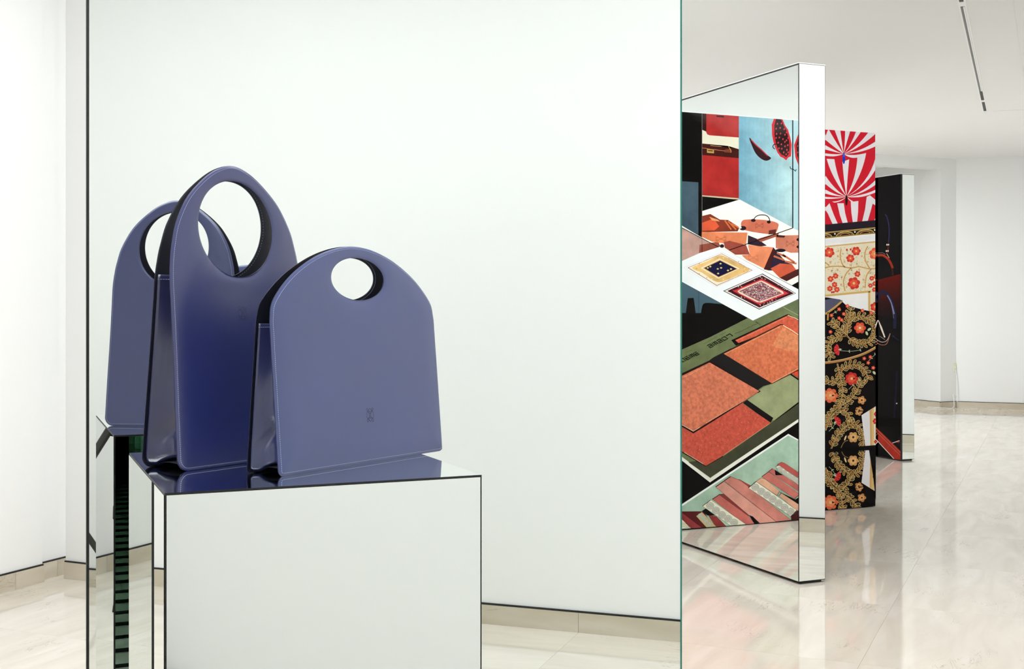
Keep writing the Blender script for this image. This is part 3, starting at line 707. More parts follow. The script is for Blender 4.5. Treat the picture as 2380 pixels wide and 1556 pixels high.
def carnation(A, x, y, r, ang, layer=9):
    for k in range(9):
        t = ang+(-1+2*k/8)*1.15
        A.poly([(x, y), (x+math.cos(t-.16)*r*1.5, y+math.sin(t-.16)*r*1.5), (x+math.cos(t)*r*1.75, y+math.sin(t)*r*1.75), (x+math.cos(t+.16)*r*1.5, y+math.sin(t+.16)*r*1.5)], (206, 44, 50) if k % 2 else (224, 70, 66), layer+k % 2)
    A.poly([(x+math.cos(ang+1.9)*r*.3, y+math.sin(ang+1.9)*r*.3), (x+math.cos(ang)*r*.5, y+math.sin(ang)*r*.5), (x+math.cos(ang-1.9)*r*.3, y+math.sin(ang-1.9)*r*.3), (x-math.cos(ang)*r*.6, y-math.sin(ang)*r*.6)], (196, 212, 170), layer+3)
def sprig(A, P, layer=6, col=(196, 208, 168)):
    P = cr(P, 5); A.stroke(P, .8, col, layer)
    for i in range(4, len(P)-1, 5):
        ang = math.atan2(P[i+1][1]-P[i][1], P[i+1][0]-P[i][0])
        for sg in (-1, 1): A.ell(P[i][0]+math.cos(ang+sg*.8)*2.4, P[i][1]+math.sin(ang+sg*.8)*2.4, 2.3, .9, col, layer, ang+sg*.8, 7)

def stripes(A):
    e = Z(1910, 290, 6.483); RED, WH = (212, 32, 50), (234, 230, 234)
    A.poly([(1900, 260), (2060, 260), (2060, 530), (1900, 530)], RED, 0)
    def fan(p0, p1, K, bow0, bow1, col=WH, layer=1):
        q0 = [((1-t)**2*p0[0]+2*t*(1-t)*bow0[0]+t*t*K[0], (1-t)**2*p0[1]+2*t*(1-t)*bow0[1]+t*t*K[1]) for t in [k/10 for k in range(11)]]
        q1 = [((1-t)**2*p1[0]+2*t*(1-t)*bow1[0]+t*t*K[0], (1-t)**2*p1[1]+2*t*(1-t)*bow1[1]+t*t*K[1]) for t in [k/10 for k in range(11)]]
        A.poly(e(q0+q1[::-1]), col, layer)
    K1 = (330, 440)
    for p0, p1, b0, b1 in (((40, 215), (98, 60), (210, 360), (200, 250)), ((185, 60), (275, 60), (250, 240), (300, 260)), ((350, 60), (440, 60), (350, 260), (370, 270)),
                           ((530, 60), (620, 60), (450, 300), (450, 320)), ((740, 60), (850, 100), (560, 330), (560, 370)), ((850, 222), (850, 305), (620, 400), (620, 430)),
                           ((40, 300), (40, 370), (200, 400), (200, 415)), ((40, 430), (40, 465), (180, 455), (190, 500)), ((668, 425), (535, 495), (480, 480), (430, 520))):
        fan(p0, p1, K1, b0, b1)
    K2 = (370, 1085)
    for p0, p1, b0, b1 in (((72, 515), (188, 520), (150, 800), (230, 800)), ((310, 560), (412, 522), (330, 850), (380, 850)), ((535, 490), (668, 428), (520, 800), (600, 800)),
                           ((850, 290), (850, 590), (780, 850), (720, 900)), ((850, 790), (850, 872), (640, 1030), (640, 1050)), ((850, 960), (850, 1000), (640, 1075), (600, 1130)),
                           ((40, 745), (40, 880), (200, 1000), (200, 1030)), ((40, 970), (40, 1035), (210, 1070), (210, 1085)), ((40, 1085), (40, 1118), (230, 1110), (230, 1125)),
                           ((155, 1160), (190, 1175), (280, 1160), (300, 1165)), ((490, 1165), (450, 1168), (430, 1140), (420, 1150))):
        fan(p0, p1, K2, b0, b1, WH, 2)
    for P in ([(40, 1265), (115, 1185), (180, 1360), (255, 1530), (175, 1530), (90, 1340)], [(230, 1185), (330, 1185), (350, 1330), (400, 1520), (325, 1520), (270, 1360)],
              [(435, 1165), (550, 1150), (545, 1320), (528, 1500), (470, 1500), (445, 1330)], [(675, 1088), (725, 1064), (850, 1170), (850, 1245), (765, 1190), (730, 1320), (680, 1490), (600, 1490), (650, 1280)],
              [(850, 1320), (850, 1460), (780, 1460)]):
        A.poly(e(P), WH, 3)
    A.ell(*e([(330, 505)])[0], 3.1, 13.8, (30, 60, 190), 6); A.ell(*e([(331, 460)])[0], 1.1, 5, (80, 110, 226), 7)
    A.ell(*e([(370, 1140)])[0], 2.9, 12.6, (44, 22, 18), 6)

def borders(A):
    F = Z(1910, 510, 6.483)
    A.poly(F([(40, 80), (860, 8), (860, 130), (40, 200)]), (42, 33, 42), 4)
    A.poly(F([(40, 190), (860, 112), (860, 208), (40, 290)]), (28, 22, 22), 5)
    ly = lambda x, y0: y0-(x-75)*0.0965
    for y0, w_ in ((196, 1.3), (285, 1.3), (270, .6), (210, .6)): A.stroke(F([(40, ly(40, y0)), (860, ly(860, y0))]), w_, GOLD2, 6)
    for xc in (20, 345, 650, 950):
        for rr, w_, c_ in ((130, 1.4, GOLD2), (108, .8, GOLD), (78, 1.8, (176, 128, 74))):
            A.stroke(F([(xc+rr*math.cos(t), ly(xc, 275)-62*(rr/130)*math.sin(t)-(rr*math.cos(t))*.0965) for t in [math.pi*k/12 for k in range(13)]]), w_, c_, 7)
    for xc in (195, 497, 795): A.ell(*F([(xc, ly(xc, 232))])[0], 1.8, 2.2, (236, 222, 190), 7)
    A.poly(F([(40, 293), (860, 213), (860, 330), (40, 408)]), (244, 242, 242), 5)
    for y0 in (318, 340, 362): A.stroke(F([(40, ly(40, y0)), (860, ly(860, y0))]), .4, (214, 214, 218), 6)

def floral(A):
    F = Z(1910, 510, 6.483); ly = lambda x, y0: y0-(x-75)*0.0965
    A.poly(F([(40, 400), (860, 325), (860, 1400), (40, 1400)]), (238, 226, 196), 3)
    A.stroke(F([(40, ly(40, 410)), (860, ly(860, 410))]), 3.0, (226, 190, 124), 6); A.dash(F([(40, ly(40, 410))])[0], F([(860, ly(860, 410))])[0], 1.2, .9, .9, (196, 150, 90), 7)
    for k in range(240):
        x, y = rnd.uniform(60, 850), rnd.uniform(430, 1100); ang = rnd.uniform(0, 3.1)
        p = F([(x, y)])[0]; A.ell(p[0], p[1], rnd.uniform(1.6, 3.2), rnd.uniform(.5, 1.0), rnd.choice([(222, 190, 124), (198, 206, 172), (230, 206, 150), (176, 190, 158)]), 4, ang, 7)
    for P in ([(290, 450), (275, 560), (310, 680), (350, 720)], [(690, 410), (650, 500), (655, 620), (720, 740)], [(40, 740), (120, 715), (280, 710), (440, 735), (560, 715), (720, 748), (860, 730)],
              [(440, 735), (360, 830), (325, 950), (350, 1085)], [(740, 755), (670, 860), (650, 1040)], [(40, 640), (110, 700)]):
        Q = cr(P, 6); A.stroke(F(Q), 3.0, (222, 184, 116), 5)
        for i in range(0, len(Q)-1, 1): A.ell(*F([Q[i]])[0], .8, .9, (178, 112, 64), 6, 0, 6)
    for x, y in ((315, 520), (340, 640), (430, 690), (525, 670), (600, 555), (690, 640), (780, 700), (240, 560), (245, 480), (150, 775), (235, 760), (300, 870), (370, 1020), (410, 820), (625, 910), (625, 1020), (730, 810), (560, 760), (130, 650), (290, 985)):
        p = F([(x, y)])[0]; A.ring(p[0], p[1], 3.2, 1.8, .6, (206, 160, 92), 6, rnd.uniform(0, 3), 8); A.ell(p[0], p[1], 1.5, .8, (190, 104, 62), 7, rnd.uniform(0, 3), 6)
    R1_, R2_, O2_ = (214, 58, 50), (236, 96, 66), (244, 150, 100)
    for x, y, r in ((110, 500, 12), (515, 480, 10.5), (428, 590, 9.5), (800, 520, 14), (480, 965, 14.5), (535, 825, 7), (205, 855, 6.5), (130, 900, 7), (190, 985, 6.5), (120, 1045, 6.5), (225, 1060, 6.5), (750, 890, 5.5), (815, 865, 6), (730, 1000, 5.2), (795, 970, 5.5), (790, 1060, 5.5), (800, 1320, 11)):
        p = F([(x, y)])[0]; flower(A, p[0], p[1], r, R1_ if (x+y) % 3 else R2_, R2_ if (x+y) % 3 else O2_, (250, 190, 130), 8, 6, rnd.uniform(0, 1))
    for x, y in ((375, 460), (432, 455), (150, 1100), (178, 1098)): A.ell(*F([(x, y)])[0], 2.2, 2.6, (200, 44, 48), 9, 0, 8)
    # gold frame round the white field
    A.poly(F([(40, 1150), (705, 1085), (705, 1420), (40, 1420)]), (246, 245, 244), 7)
    for st, w_, c_ in (([(40, ly(40, 1150)), (735, ly(735, 1150))], 5.0, (228, 194, 122)), ([(712, 1085), (712, 1420)], 5.0, (228, 194, 122))): A.stroke(F(st), w_, c_, 12)
    A.dash(F([(60, ly(60, 1150))])[0], F([(715, ly(715, 1150))])[0], 1.6, .9, 1.0, (188, 138, 78), 13); A.dash(F([(712, 1100)])[0], F([(712, 1380)])[0], 1.6, .9, 1.0, (188, 138, 78), 13)

def embroidery(A, top=True):
    G, H = Z(1910, 690, 5.985), Z(1910, 930, 5.763)
    BK = (22, 17, 17)
    A.poly(G([(0, 0), (250, 40), (330, 115), (560, 180), (900, 250)])+[(2060, 1060), (1900, 1060)], BK, 14)
    L0 = 15
    A.poly(G(cr([(0, 60), (130, 28), (240, 40), (285, 70), (170, 140), (70, 210), (0, 240)], 3)), (92, 92, 116), L0)
    A.stroke(G([(0, 265), (75, 225), (180, 150), (275, 65)]), 4.4, GOLD, L0+1); A.dash(*G([(20, 255), (270, 72)]), 2.0, .8, .8, GOLD2, L0+2)
    A.stroke(G([(85, 220), (78, 330)]), 4.0, GOLD, L0+1)
    B = lambda P, **k: branch(A, G(P), layer=L0, **k)
    B([(345, 560), (345, 430), (370, 310), (400, 150)]); B([(345, 545), (220, 420), (120, 335)], a0=1)
    B([(345, 545), (190, 570), (100, 630), (75, 740), (120, 840)], a0=2); B([(345, 545), (430, 620), (560, 655), (680, 610), (745, 480), (755, 250)])
    B([(370, 370), (450, 295), (560, 272), (690, 340)], a0=1)
    A.stroke(G(cr([(20, 922), (200, 900), (400, 855), (600, 785), (790, 680)], 5)), 5.6, (190, 134, 78), L0+9); A.stroke(G(cr([(20, 910), (200, 888), (400, 843), (600, 773), (790, 668)], 5)), .8, PALE, L0+10)
    B([(210, 930), (240, 1080), (285, 1330), (220, 1556)]); B([(250, 1060), (330, 975), (470, 950), (580, 1010), (645, 1150)], a0=2)
    B([(240, 1530), (420, 1400), (545, 1180)], a0=1); B([(240, 1235), (150, 1180), (40, 1165)], a0=2); B([(230, 1556), (130, 1640), (40, 1760)])
    Hb = lambda P, **k: branch(A, H(P), layer=L0, **k)
    Hb([(200, 130), (330, 170), (390, 300)], a0=1); Hb([(115, 670), (200, 480), (330, 345), (460, 335), (535, 430), (550, 620)]); Hb([(40, 420), (130, 200), (250, 90)], a0=2)
    fl_ = lambda f, x, y, r, c1, c2, c3, **k: flower(A, *f([(x, y)])[0], r, c1, c2, c3, L0+11, **k)
    fl_(G, 525, 435, 13.5, (226, 84, 58), (240, 128, 84), (244, 224, 176)); carnation(A, *G([(245, 735)])[0], 8.5, math.pi*.96, L0+11); sprig(A, G([(250, 750), (400, 760), (540, 740)]), L0+8)
    fl_(G, 410, 1140, 15, (214, 56, 50), (232, 92, 66), (246, 190, 130), n=7); sprig(A, G([(370, 1290), (440, 1220), (520, 1150)]), L0+8)
    fl_(G, 115, 1375, 17, (232, 110, 70), (244, 150, 98), (250, 190, 130), n=7); fl_(G, 550, 1440, 10, (206, 140, 84), (230, 176, 112), (90, 50, 34), n=5); fl_(G, 515, 1580, 9, (206, 140, 84), (230, 176, 112), (90, 50, 34), n=5)
    for x, y in ((235, 300), (270, 325), (115, 490), (130, 260), (235, 175), (560, 195), (680, 225), (585, 860), (670, 840), (640, 920), (710, 990), (300, 240), (350, 130)):
        fl_(G, x, y, 4.6, (220, 78, 58), (238, 120, 86), (250, 200, 150), n=5)
    for x, y, t in ((655, 455, -.6), (620, 510, 1.2), (725, 1060, .8)): A.ell(*G([(x, y)])[0], 5.0, 2.8, (206, 214, 176), L0+11, t)
    sprig(A, G([(120, 260), (190, 210), (240, 180)]), L0+8); sprig(A, G([(640, 900), (690, 850), (740, 800)]), L0+8)
    carnation(A, *H([(175, 300)])[0], 8.0, -.45, L0+11); sprig(A, H([(90, 420), (140, 370), (170, 320)]), L0+8)
    fl_(H, 415, 500, 12.5, (214, 160, 100), (236, 190, 124), (70, 40, 28)); fl_(H, 490, 160, 9, (208, 144, 86), (232, 180, 116), (90, 50, 34), n=5)
    A.ell(*H([(310, 510)])[0], 1.9, 6.5, (238, 214, 160), L0+11, .35); A.stroke(H(cr([(245, 660), (290, 570), (350, 540)], 5)), 1.0, GOLD, L0+8)
    # corner where the lining shows
    A.poly(H([(525, 205), (780, 45), (780, 700), (585, 700)]), (240, 238, 242), L0+16)
    A.poly(H([(630, 140), (780, 45), (780, 700), (648, 700)]), (232, 196, 130), L0+17); A.poly(H([(690, 105), (780, 45), (780, 700), (690, 700)]), (242, 232, 206), L0+18)
    A.dash(H([(650, 140)])[0], H([(652, 620)])[0], 2.2, .9, .9, (190, 128, 76), L0+19)
    for x, y, r in ((725, 190, 6), (715, 285, 7), (720, 560, 5)): flower(A, *H([(x, y)])[0], r, (206, 40, 48), (230, 84, 62), (250, 190, 130), L0+20)

def panel2(A, side):
    cl = [(0, 1919.0, side)]
    mir = (lambda x, y: (x, y)) if side > 0 else (lambda x, y: (2*1919-x, y))
    A.post = mir; A.clip = cl
    stripes(A); borders(A); floral(A)
    A.clip = cl+[(1, 1047.0, -1)]; embroidery(A)
    # glossy floor inside the picture repeats the embroidery upside down
    yl = 1043.0
    A.post = lambda x, y: mir(x, 2*yl-y+2); A.clip = cl+[(1, 1046.0, 1)]; embroidery(A)
    A.post = mir; A.clip = cl
    Hh = Z(1910, 930, 5.763)
    A.poly(Hh([(625, 670), (800, 640), (800, 1600), (740, 1600), (685, 1065)]), (20, 16, 16), 40)
    A.poly(Hh([(40, 660), (800, 598), (800, 664), (40, 704)]), (16, 13, 13), 41)
A2 = Art(draft_y(P2Y), (P2X0+0.001, P2X1-0.001, 0.0045, PH-0.001))
panel2(A2, 1); panel2(A2, -1)
A2.build('printed_sheet', lambda a_, h_, k_: Vector((a_, P2Y-k_, h_)), P2, 'glossy print of striped parasols and gold embroidery')

# ---------------------------------------------------------------- dark handbag print
def dark_bags(A):
    I, J, K = Z(2030, 390, 6.765), Z(2030, 580, 5.98), Z(2030, 830, 5.98)
    A.poly([(1960, 360), (2110, 360), (2110, 1100), (1960, 1100)], (12, 9, 9), 0)
    A.grad([J([(0, 443)])[0], J([(0, 960)])[0], J([(400, 960)])[0], J([(400, 335)])[0]], (92, 14, 8), (16, 9, 9), 14, 1)
    A.stroke(I(cr([(185, 735), (215, 780), (240, 880), (250, 1020), (238, 1185)], 5)), 2.6, (44, 36, 78), 2)
    A.stroke(I([(235, 1240), (225, 1340)]), 3.2, (84, 24, 16), 2)
    for x, y in ((215, 1212), (240, 1212), (205, 1312), (232, 1310)): A.ell(*I([(x, y)])[0], 1.4, 2.2, (240, 214, 200), 4)
    A.stroke(I([(210, 1350), (250, 1420)]), 1.6, (196, 150, 120), 4); A.stroke(I([(50, 1345), (150, 1340), (190, 1365)]), 1.0, (130, 116, 110), 3)
    A.stroke(J(cr([(0, 105), (50, 88), (130, 85), (200, 130), (245, 200), (268, 262)], 5)), 5.4, (150, 40, 26), 3); A.stroke(J(cr([(30, 86), (130, 76), (205, 122)], 5)), 1.2, (196, 84, 56), 4)
    A.stroke(J([(262, 262), (272, 360)]), 3.6, (60, 24, 16), 3)
    A.stroke(J(cr([(50, 740), (65, 660), (100, 605), (150, 590), (215, 650), (262, 760), (292, 880), (300, 980), (295, 1100)], 5)), 7.0, (30, 30, 58), 4)
    A.stroke(J(cr([(195, 640), (240, 720), (272, 820), (290, 900)], 5)), 2.6, (120, 120, 166), 5)
    A.dash(J([(255, 780)])[0], J([(285, 960)])[0], .9, 1.0, 1.0, (170, 170, 200), 6)
    for off_, c_ in ((0, (186, 160, 150)), (40, (166, 104, 80))): A.stroke(J(cr([(30, 1235+off_), (70, 1270+off_), (130, 1290+off_), (190, 1265+off_), (235, 1170+off_*.2)], 5)), 1.4, c_, 5)
    A.stroke(J([(70, 985), (110, 1090), (160, 1225)]), [1.4, 4.2, 3.0], (226, 208, 196), 6); A.stroke(J([(85, 1205), (160, 1255)]), 1.2, (150, 130, 122), 6)
    A.stroke(J([(265, 1200), (360, 1270)]), 3.0, (26, 26, 50), 3)
    A.stroke(K(cr([(330, 200), (310, 500), (290, 850)], 5)), 4.0, (22, 20, 40), 2); A.ell(*K([(325, 648)])[0], 1.6, 1.6, (190, 186, 196), 4)
    A.poly(K([(-40, 905), (45, 985), (400, 1330), (400, 1540), (45, 1150), (-40, 1065)]), (168, 48, 36), 3, 1)
    A.stroke(K([(-40, 1070), (45, 1155), (330, 1465)]), 1.4, (236, 226, 220), 5)
    for dx in (55, 95): A.stroke(K([(0, 905+dx), (400, 1300+dx)]), .7, (220, 120, 96), 5)
    A.stroke(K([(265, 1198), (365, 1165)]), 1.6, (206, 190, 190), 4); A.ell(*K([(345, 1180)])[0], 4, 3, (130, 30, 24), 3)
A3 = Art(draft_x(P3X), (P3Y0+0.001, P3Y1-0.001, 0.0105, PH-0.001))
dark_bags(A3)
A3.post = lambda x, y: (2*2041.0-x, y); A3.clip = [(0, 2041.0, -1)]
dark_bags(A3)
A3.build('printed_sheet', lambda a_, h_, k_: Vector((P3X-k_, a_, h_)), P3, 'glossy black print of dark handbags')

# ================================================================== PLINTH
HP = 0.8337
px0, px1, py0, py1 = 0.2135, 0.7105, 1.796, 2.329
PL = empty('mirrored_plinth', ((px0+px1)/2, (py0+py1)/2, 0))
tag(PL, 'mirror-clad plinth with black edges carrying the two blue handbags', 'plinth')
ch = []
mb = MB(); e = 0.0010
mb.box(px0+e, px1-e, py0+e, py1-e, 0.012, HP-e); ch.append(mb.build('plinth_core', M['black'], PL))
mb = MB(); mb.box(px0+0.01, px1-0.01, py0+0.01, py1-0.01, 0, 0.013); ch.append(mb.build('base', M['black'], PL))
g = 3.6*mm
for ax, plane, a0, a1, out in (('y', py0, px0+g, px1-g, -1), ('y', py1, px0+g, px1-g, 1), ('x', px0, py0+g, py1-0.8*mm, -1), ('x', px1, py0+g, py1-g, 1)):
    ch.append(sheet('mirror_sheet', ax, plane, a0, a1, 0.015, HP-g, out, PL, edge='black'))
ch.append(sheet('mirror_top', 'z', HP, (px0+0.8*mm, px1-0.8*mm), (py0+1.2*mm, py1-0.8*mm), 0, 0, 1, PL, edge='black'))
rel(PL, ch)

# ================================================================== HANDBAGS
def poly_dist(P, q):
    best = 1e9; n = len(P)
    for i in range(n):
        ax, ay = P[i]; bx, by = P[(i+1) % n]
        dx, dy = bx-ax, by-ay; L2 = dx*dx+dy*dy
        t = 0 if L2 == 0 else max(0, min(1, ((q[0]-ax)*dx+(q[1]-ay)*dy)/L2))
        d = (q[0]-ax-dx*t)**2+(q[1]-ay-dy*t)**2
        if d < best: best = d
    return math.sqrt(best)

def resample(P, n):
    L = [0]
    for i in range(len(P)):
        a, b = P[i], P[(i+1) % len(P)]; L.append(L[-1]+math.hypot(b[0]-a[0], b[1]-a[1]))
    out = []; j = 0
    for k in range(n):
        s = L[-1]*k/n
        while L[j+1] < s: j += 1
        a, b = P[j], P[(j+1) % len(P)]; t = (s-L[j])/max(1e-9, L[j+1]-L[j])
        out.append((a[0]+(b[0]-a[0])*t, a[1]+(b[1]-a[1])*t))
    return out

def inset(P, d):
    n = len(P); out = []
    for i in range(n):
        a, b = P[i-1], P[(i+1) % n]; tx, ty = b[0]-a[0], b[1]-a[1]; l = math.hypot(tx, ty) or 1
        out.append((P[i][0]-ty/l*d, P[i][1]+tx/l*d))
    return out

def make_bag(name, loc, yaw, half, hole, T, alpha, gus, leather_m, gusset_m, corner, emblem, label):
    """half: right-hand outline (s, r) from foot to apex; hole: (cs, cr, a, b)"""
    root = empty(name, loc, yaw); tag(root, label, 'handbag')
    W = half[0][0]
    # closed outline, counter-clockwise seen from the front: bottom, right side, arch, left side
    c = corner
    arc = [(W-c+c*math.sin(t), c-c*math.cos(t)) for t in [k*math.pi/16 for k in range(9)]]
    top_ = [(arc[-1][0], arc[-1][1])]+[p for p in half if p[1] > c+0.004]
    right = arc + cr(top_+[(-top_[-2][0], top_[-2][1])], 8)[:-8]
    out = [(0.0, 0.0)] + right + [(-s, r) for s, r in reversed(right[:-1])]
    N = 320
    out = resample(out, N)
    cs, crr, ha, hb = hole
    hol = []
    for s, r in out:
        t = math.atan2((r-crr)/hb, (s-cs)/ha); hol.append((cs+ha*math.cos(t), crr+hb*math.sin(t)))
    hol_poly = [(cs+ha*math.cos(k*math.pi/60), crr+hb*math.sin(k*math.pi/60)) for k in range(120)]
    rho = [0, .012, .03, .055, .09, .14, .2, .28, .37, .46, .55, .64, .72, .79, .85, .895, .93, .955, .972, .985, .994, 1.0]
    th = 0.0052
    def g(x): return (1-x)**2 if x < 1 else 0.0
    def offs(p):
        do = poly_dist(out_s, p); dh = poly_dist(hol_poly, p)
        return -0.0020*g(do/0.006) - 0.0045*g(do/0.040) - 0.0014*g(dh/0.005) - 0.0024*g(dh/0.026)
    out_s = out[::2]
    ca, sa = math.cos(alpha), math.sin(alpha)
    def pt(s, r, k, side):       # k: offset along the panel's outward normal
        return Vector((s, -side*(T/2-r*sa) - side*k*ca, r*ca + k*sa))
    grid = []
    for q in rho:
        grid.append([(hol[i][0]+(out[i][0]-hol[i][0])*q, hol[i][1]+(out[i][1]-hol[i][1])*q) for i in range(N)])
    off = [[offs(p) for p in row] for row in grid]
    nR = len(rho)
    def side_panel(pname, side):
        v = []; f = []
        for k in range(nR):
            for i in range(N): v.append(pt(*grid[k][i], off[k][i], side))
        for k in range(nR):
            for i in range(N): v.append(pt(*grid[k][i], min(off[k][i]-0.0012, -th), side))
        B = nR*N
        for k in range(nR-1):
            for i in range(N):
                j = (i+1) % N
                a = (k*N+i, k*N+j, (k+1)*N+j, (k+1)*N+i); b = tuple(B+x for x in reversed(a))
                f.append(a if side < 0 else a[::-1]); f.append(b if side < 0 else b[::-1])
        fm = [0, 1]*((nR-1)*N)
        for k in (0, nR-1):
            for i in range(N):
                j = (i+1) % N; a = (k*N+i, k*N+j, B+k*N+j, B+k*N+i)
                f.append(a if (k == nR-1) == (side > 0) else a[::-1]); fm.append(2)
        o = mesh_obj(pname, v, f, [leather_m, M['leather_in'], M['edge_paint']], root, True, fm)
        # stitching along the outer edge
        mb = MB(); P = resample(inset(out, 0.0048), int(sum(math.hypot(out[i][0]-out[i-1][0], out[i][1]-out[i-1][1]) for i in range(N))/0.0034))
        def stitch(P, inner=False):
            n = len(P)
            for i in range(n):
                a, b = P[i-1], P[(i+1) % n]; tx, ty = b[0]-a[0], b[1]-a[1]; l = math.hypot(tx, ty) or 1; tx /= l; ty /= l
                s, r = P[i]; base = (-th if inner else offs((s, r)))
                hl, hw, hh = 0.00110, 0.00029, 0.00035
                c8 = []
                for kk in ((-0.0003, 0.00035) if not inner else (-0.00035, 0.0003)):
                    for (x, y) in ((-hl, -hw), (hl, -hw), (hl, hw), (-hl, hw)):
                        c8.append(pt(s+tx*x-ty*y, r+ty*x+tx*y, base+kk, side))
                mb.add(c8, [(0,3,2,1),(4,5,6,7),(0,1,5,4),(1,2,6,5),(2,3,7,6),(3,0,4,7)])
        stitch(P)
        if side < 0:
            hp2 = [(cs+(ha+0.005)*math.cos(t), crr+(hb+0.005)*math.sin(t)) for t in [k*2*math.pi/110 for k in range(110)]]
            stitch(hp2, True)
        s_ = mb.build('stitching', M['thread'], o); s_['kind'] = 'stuff'; s_['label'] = 'pale thread stitching'
        return o
    front = side_panel('front_panel', 1)
    side_panel('back_panel', -1)
    # emblem pressed into the front: four interlaced scrolls round a small diamond
    if emblem:
        es, er, ew, eh = emblem; mb = MB()
        strokes = []
        for sx in (-1, 1):
            for sy in (-1, 1):
                strokes.append([(sx*x, sy*y) for x, y in cr([(.05,.12),(.45,.38),(.85,.62),(.98,.82),(.8,.98),(.55,.9),(.5,.7),(.75,.5),(.98,.28),(.9,.05)], 4)])
                strokes.append([(sx*x, sy*y) for x, y in cr([(0,.95),(.2,.8),(.42,.55),(.2,.36),(0,.52)], 4)])
        strokes.append([(0,.2),(.3,0),(0,-.2),(-.3,0),(0,.2)])
        for st in strokes:
            mb.tube([pt(es+x*ew, er+y*eh, offs((es, er))-0.00015, 1) for x, y in st], 0.00048, 5)
        o = mb.build('embossed_emblem', M['emboss'], front, True); o['label'] = 'embossed interlaced scroll emblem'
    # folded side gussets
    Hg = gus
    nr, nc = 40, 24
    for sgn in (-1, 1):
        v = []; f = []
        for i in range(nr+1):
            r = Hg*i/nr
            hw = max(0.003, T/2-r*sa-0.0092)
            # where the panel edge lies at this height
            ws = max(abs(p[0]) for p in out if abs(p[1]-max(r, 0.02)) < 0.006)-0.0055
            dep = math.sqrt(max(0.0, (T/2*1.02)**2-hw*hw))*0.62+0.003
            if r < c: ws -= (c-math.sqrt(max(0, c*c-(c-r)**2)))*0.85
            for j in range(nc+1):
                q = -1+2*j/nc
                d = dep*(1-abs(q)**1.6)
                # diagonal crease and slack leather near the foot
                lx = (q*0.55+0.35); crs = (r-0.05-0.06*lx)/0.016
                d += 0.0085*math.exp(-crs*crs)*(1-q*q)
                d -= 0.010*math.exp(-((r-0.11)/0.05)**2)*(1-q*q)*(0.5+0.5*q)
                lift = 0.013*math.exp(-r/0.02)*max(0.0, (1-((q-0.15)/0.9)**2))
                v.append(Vector((sgn*(ws-d), -q*hw*1.0, r*ca+lift+0.0015)))
        for i in range(nr):
            for j in range(nc):
                a = i*(nc+1)+j; q = (a, a+1, a+nc+2, a+nc+1)
                f.append(q if sgn < 0 else q[::-1])
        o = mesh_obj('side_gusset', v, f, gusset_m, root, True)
        sm = o.modifiers.new('thickness', 'SOLIDIFY'); sm.thickness = 0.002; sm.offset = -1 if sgn < 0 else -1
        # thread across the gusset's top hem
        mb = MB(); top = v[(nr-1)*(nc+1):nr*(nc+1)]
        for j in range(nc):
            a, b = top[j], top[j+1]; mb.tube([a+Vector((sgn*0.0006, 0, 0)), a.lerp(b, .6)+Vector((sgn*0.0006, 0, 0))], 0.00035, 4)
        s_ = mb.build('hem_stitching', M['thread'], o); s_['kind'] = 'stuff'
    # bottom
    wb = W-0.02
    v = []; f = []
    for i in range(13):
        q = -1+2*i/12
        for s in (-wb, wb): v.append(Vector((s, q*(T/2-0.006), 0.004+0.006*(1-q*q))))
    f = [(2*i, 2*i+1, 2*i+3, 2*i+2) for i in range(12)]
    mesh_obj('bag_bottom', v, f, M['leather_in'], root, True)
    return root

make_bag('tall_handbag', (0.3687, 2.1395, HP+0.0006), math.radians(31.64),
         [(0.1545, 0), (0.1530, 0.10), (0.1505, 0.20), (0.1495, 0.27), (0.1490, 0.32), (0.1455, 0.355), (0.1405, 0.380), (0.1300, 0.4145), (0.1050, 0.4575), (0.0710, 0.4905), (0.0365, 0.513), (0.0, 0.5225)],
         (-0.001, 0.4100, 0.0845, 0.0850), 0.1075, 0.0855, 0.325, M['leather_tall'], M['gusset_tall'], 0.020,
         (-0.0013, 0.2609, 0.0095, 0.0125), 'tall navy leather handbag with large round handle opening, left on the plinth')
make_bag('wide_handbag', (0.5628, 2.0477, HP+0.0006), math.radians(33.14),
         [(0.2155, 0), (0.2155, 0.12), (0.2150, 0.225), (0.2140, 0.254), (0.2050, 0.283), (0.1640, 0.3225), (0.1080, 0.3545), (0.0520, 0.3730), (0.0, 0.3790)],
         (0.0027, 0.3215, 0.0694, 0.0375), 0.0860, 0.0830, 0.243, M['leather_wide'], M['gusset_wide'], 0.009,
         (0.0073, 0.0825, 0.0090, 0.0122), 'wide slate-blue leather handbag with small oval handle opening, right on the plinth')

# ================================================================== CEILING TRACK
u_a, u_b, v_a, v_b = 6.2, 10.983, 0.462, 0.559
A = uv(u_a, v_a); B = uv(u_b, v_b); d = B-A; L = d.length; rz = math.atan2(d.y, d.x)
CT = empty('ceiling_light_track', (A.x, A.y, CEIL), rz)
tag(CT, 'recessed slot light track with white frame in the ceiling at upper right', 'light track')
mb = MB(); hw = 0.021; iw = 0.0115
mb.box(0, L, -hw, -iw, -0.004, 0.0); mb.box(0, L, iw, hw, -0.004, 0.0)
mb.box(0, 0.03, -iw, iw, -0.004, 0); mb.box(L-0.03, L, -iw, iw, -0.004, 0)
mb.build('frame', M['white_metal'], CT)
mb = MB(); mb.box(0.03, L-0.03, -iw, iw, -0.0008, 0.0); mb.build('channel', M['dark_metal'], CT)
def at_u(u): return (u-u_a)/(u_b-u_a)*L
for ua, ub in ((7.02, 7.12), (10.38, 10.46)):
    mb = MB(); mb.box(at_u(ua), at_u(ub), -iw, iw, -0.004, -0.0009); mb.build('divider', M['white_metal'], CT)
mb = MB(); mb.box(at_u(7.14), at_u(9.95), iw*0.1, iw*0.9, -0.003, -0.001); mb.build('reflector', M['grey_metal'], CT)
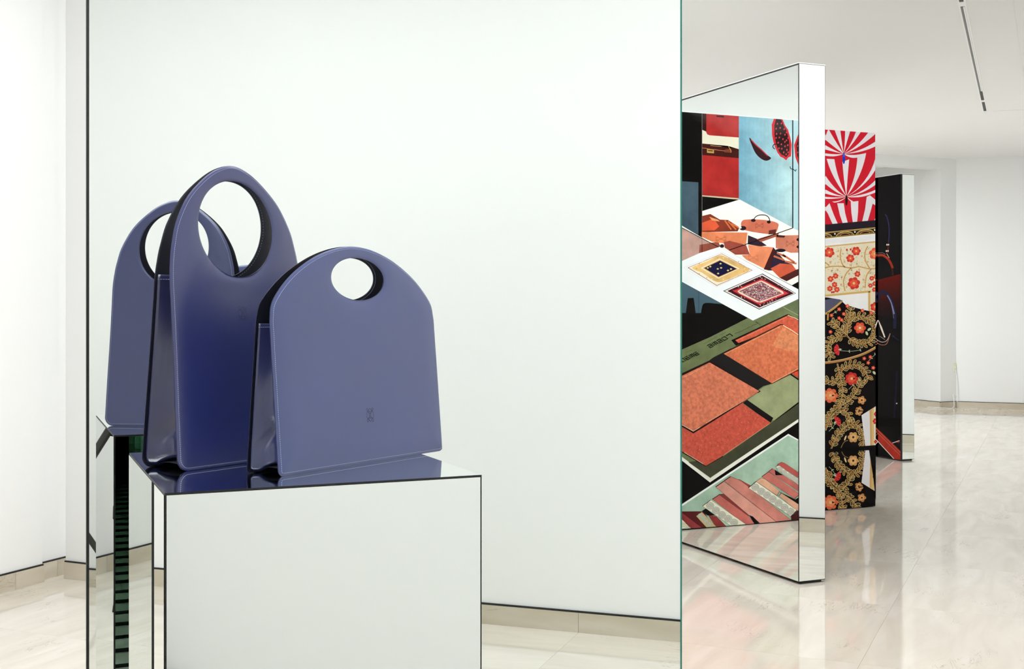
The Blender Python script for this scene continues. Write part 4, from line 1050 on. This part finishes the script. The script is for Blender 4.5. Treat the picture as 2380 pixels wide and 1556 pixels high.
mb = MB(); mb.box(at_u(7.14), at_u(9.95), -iw*0.9, -iw*0.1, -0.003, -0.001); mb.build('reflector', M['white_metal'], CT)

# ================================================================== TRIPOD (its leg shows at the mirror's left edge)
TP = empty('camera_tripod', (0, 0, 0)); tag(TP, 'black tripod whose leg shows at the left edge of the large mirror', 'tripod')
for fx, fy in ((0.43, 0.10), (0.05, 0.42), (-0.02, -0.27)):
    mb = MB(); top = Vector((fx*0.08, fy*0.08, 0.64)); ft = Vector((fx, fy, 0.012))
    mb.tube([top, top.lerp(ft, .5)], 0.016, 10); mb.tube([top.lerp(ft, .5), ft], 0.012, 10)
    o = mb.build('leg', M['tripod'], TP)
    mb = MB(); mb.tube([ft+Vector((0, 0, -0.012)), ft+Vector((0, 0, 0.012))], [0.016, 0.013], 10); mb.build('rubber_foot', M['black'], o)
    mb = MB(); mid = top.lerp(ft, .5); mb.tube([mid+(top-ft).normalized()*0.03, mid-(top-ft).normalized()*0.02], 0.021, 10); mb.build('clamp', M['black'], o)
mb = MB(); mb.tube([(0, 0, 0.60), (0, 0, 0.69)], 0.042, 14); mb.build('collar', M['tripod'], TP)
mb = MB(); mb.tube([(0, 0, 0.5), (0, 0, 0.93)], 0.014, 10); mb.build('column', M['tripod'], TP)
mb = MB(); mb.tube([(0, 0, 0.93), (0, 0, 0.96)], [0.03, 0.034], 12); mb.build('head_plate', M['tripod'], TP)

# ================================================================== SMALL THINGS BY THE FAR WALL
s = Vector((9.845, YC-0.004, 0.455))
SK = empty('wall_socket', s); tag(SK, 'small cream socket plate on the far wall above the white cable', 'socket')
mb = MB(); mb.box(-0.018, 0.018, -0.006, 0.004, -0.05, 0.05, 0, 0.002); mb.build('plate', M['socket'], SK)
mb = MB(); mb.box(-0.009, 0.009, -0.010, -0.0055, -0.012, 0.012, 0, 0.002); mb.build('plug', M['cable'], SK)
mb = MB()
mb.tube(cr([(9.845, YC-0.014, 0.43), (9.86, YC-0.02, 0.33), (9.87, YC-0.025, 0.22), (9.85, YC-0.03, 0.13), (9.80, YC-0.03, 0.15), (9.80, YC-0.04, 0.07), (9.76, YC-0.07, 0.008), (9.66, YC-0.05, 0.006), (9.55, YC+0.10, 0.006)], 8), 0.0032, 8)
tag(mb.build('power_cable', M['cable'], None, True), 'white power cable hanging down the far wall to the floor', 'cable')
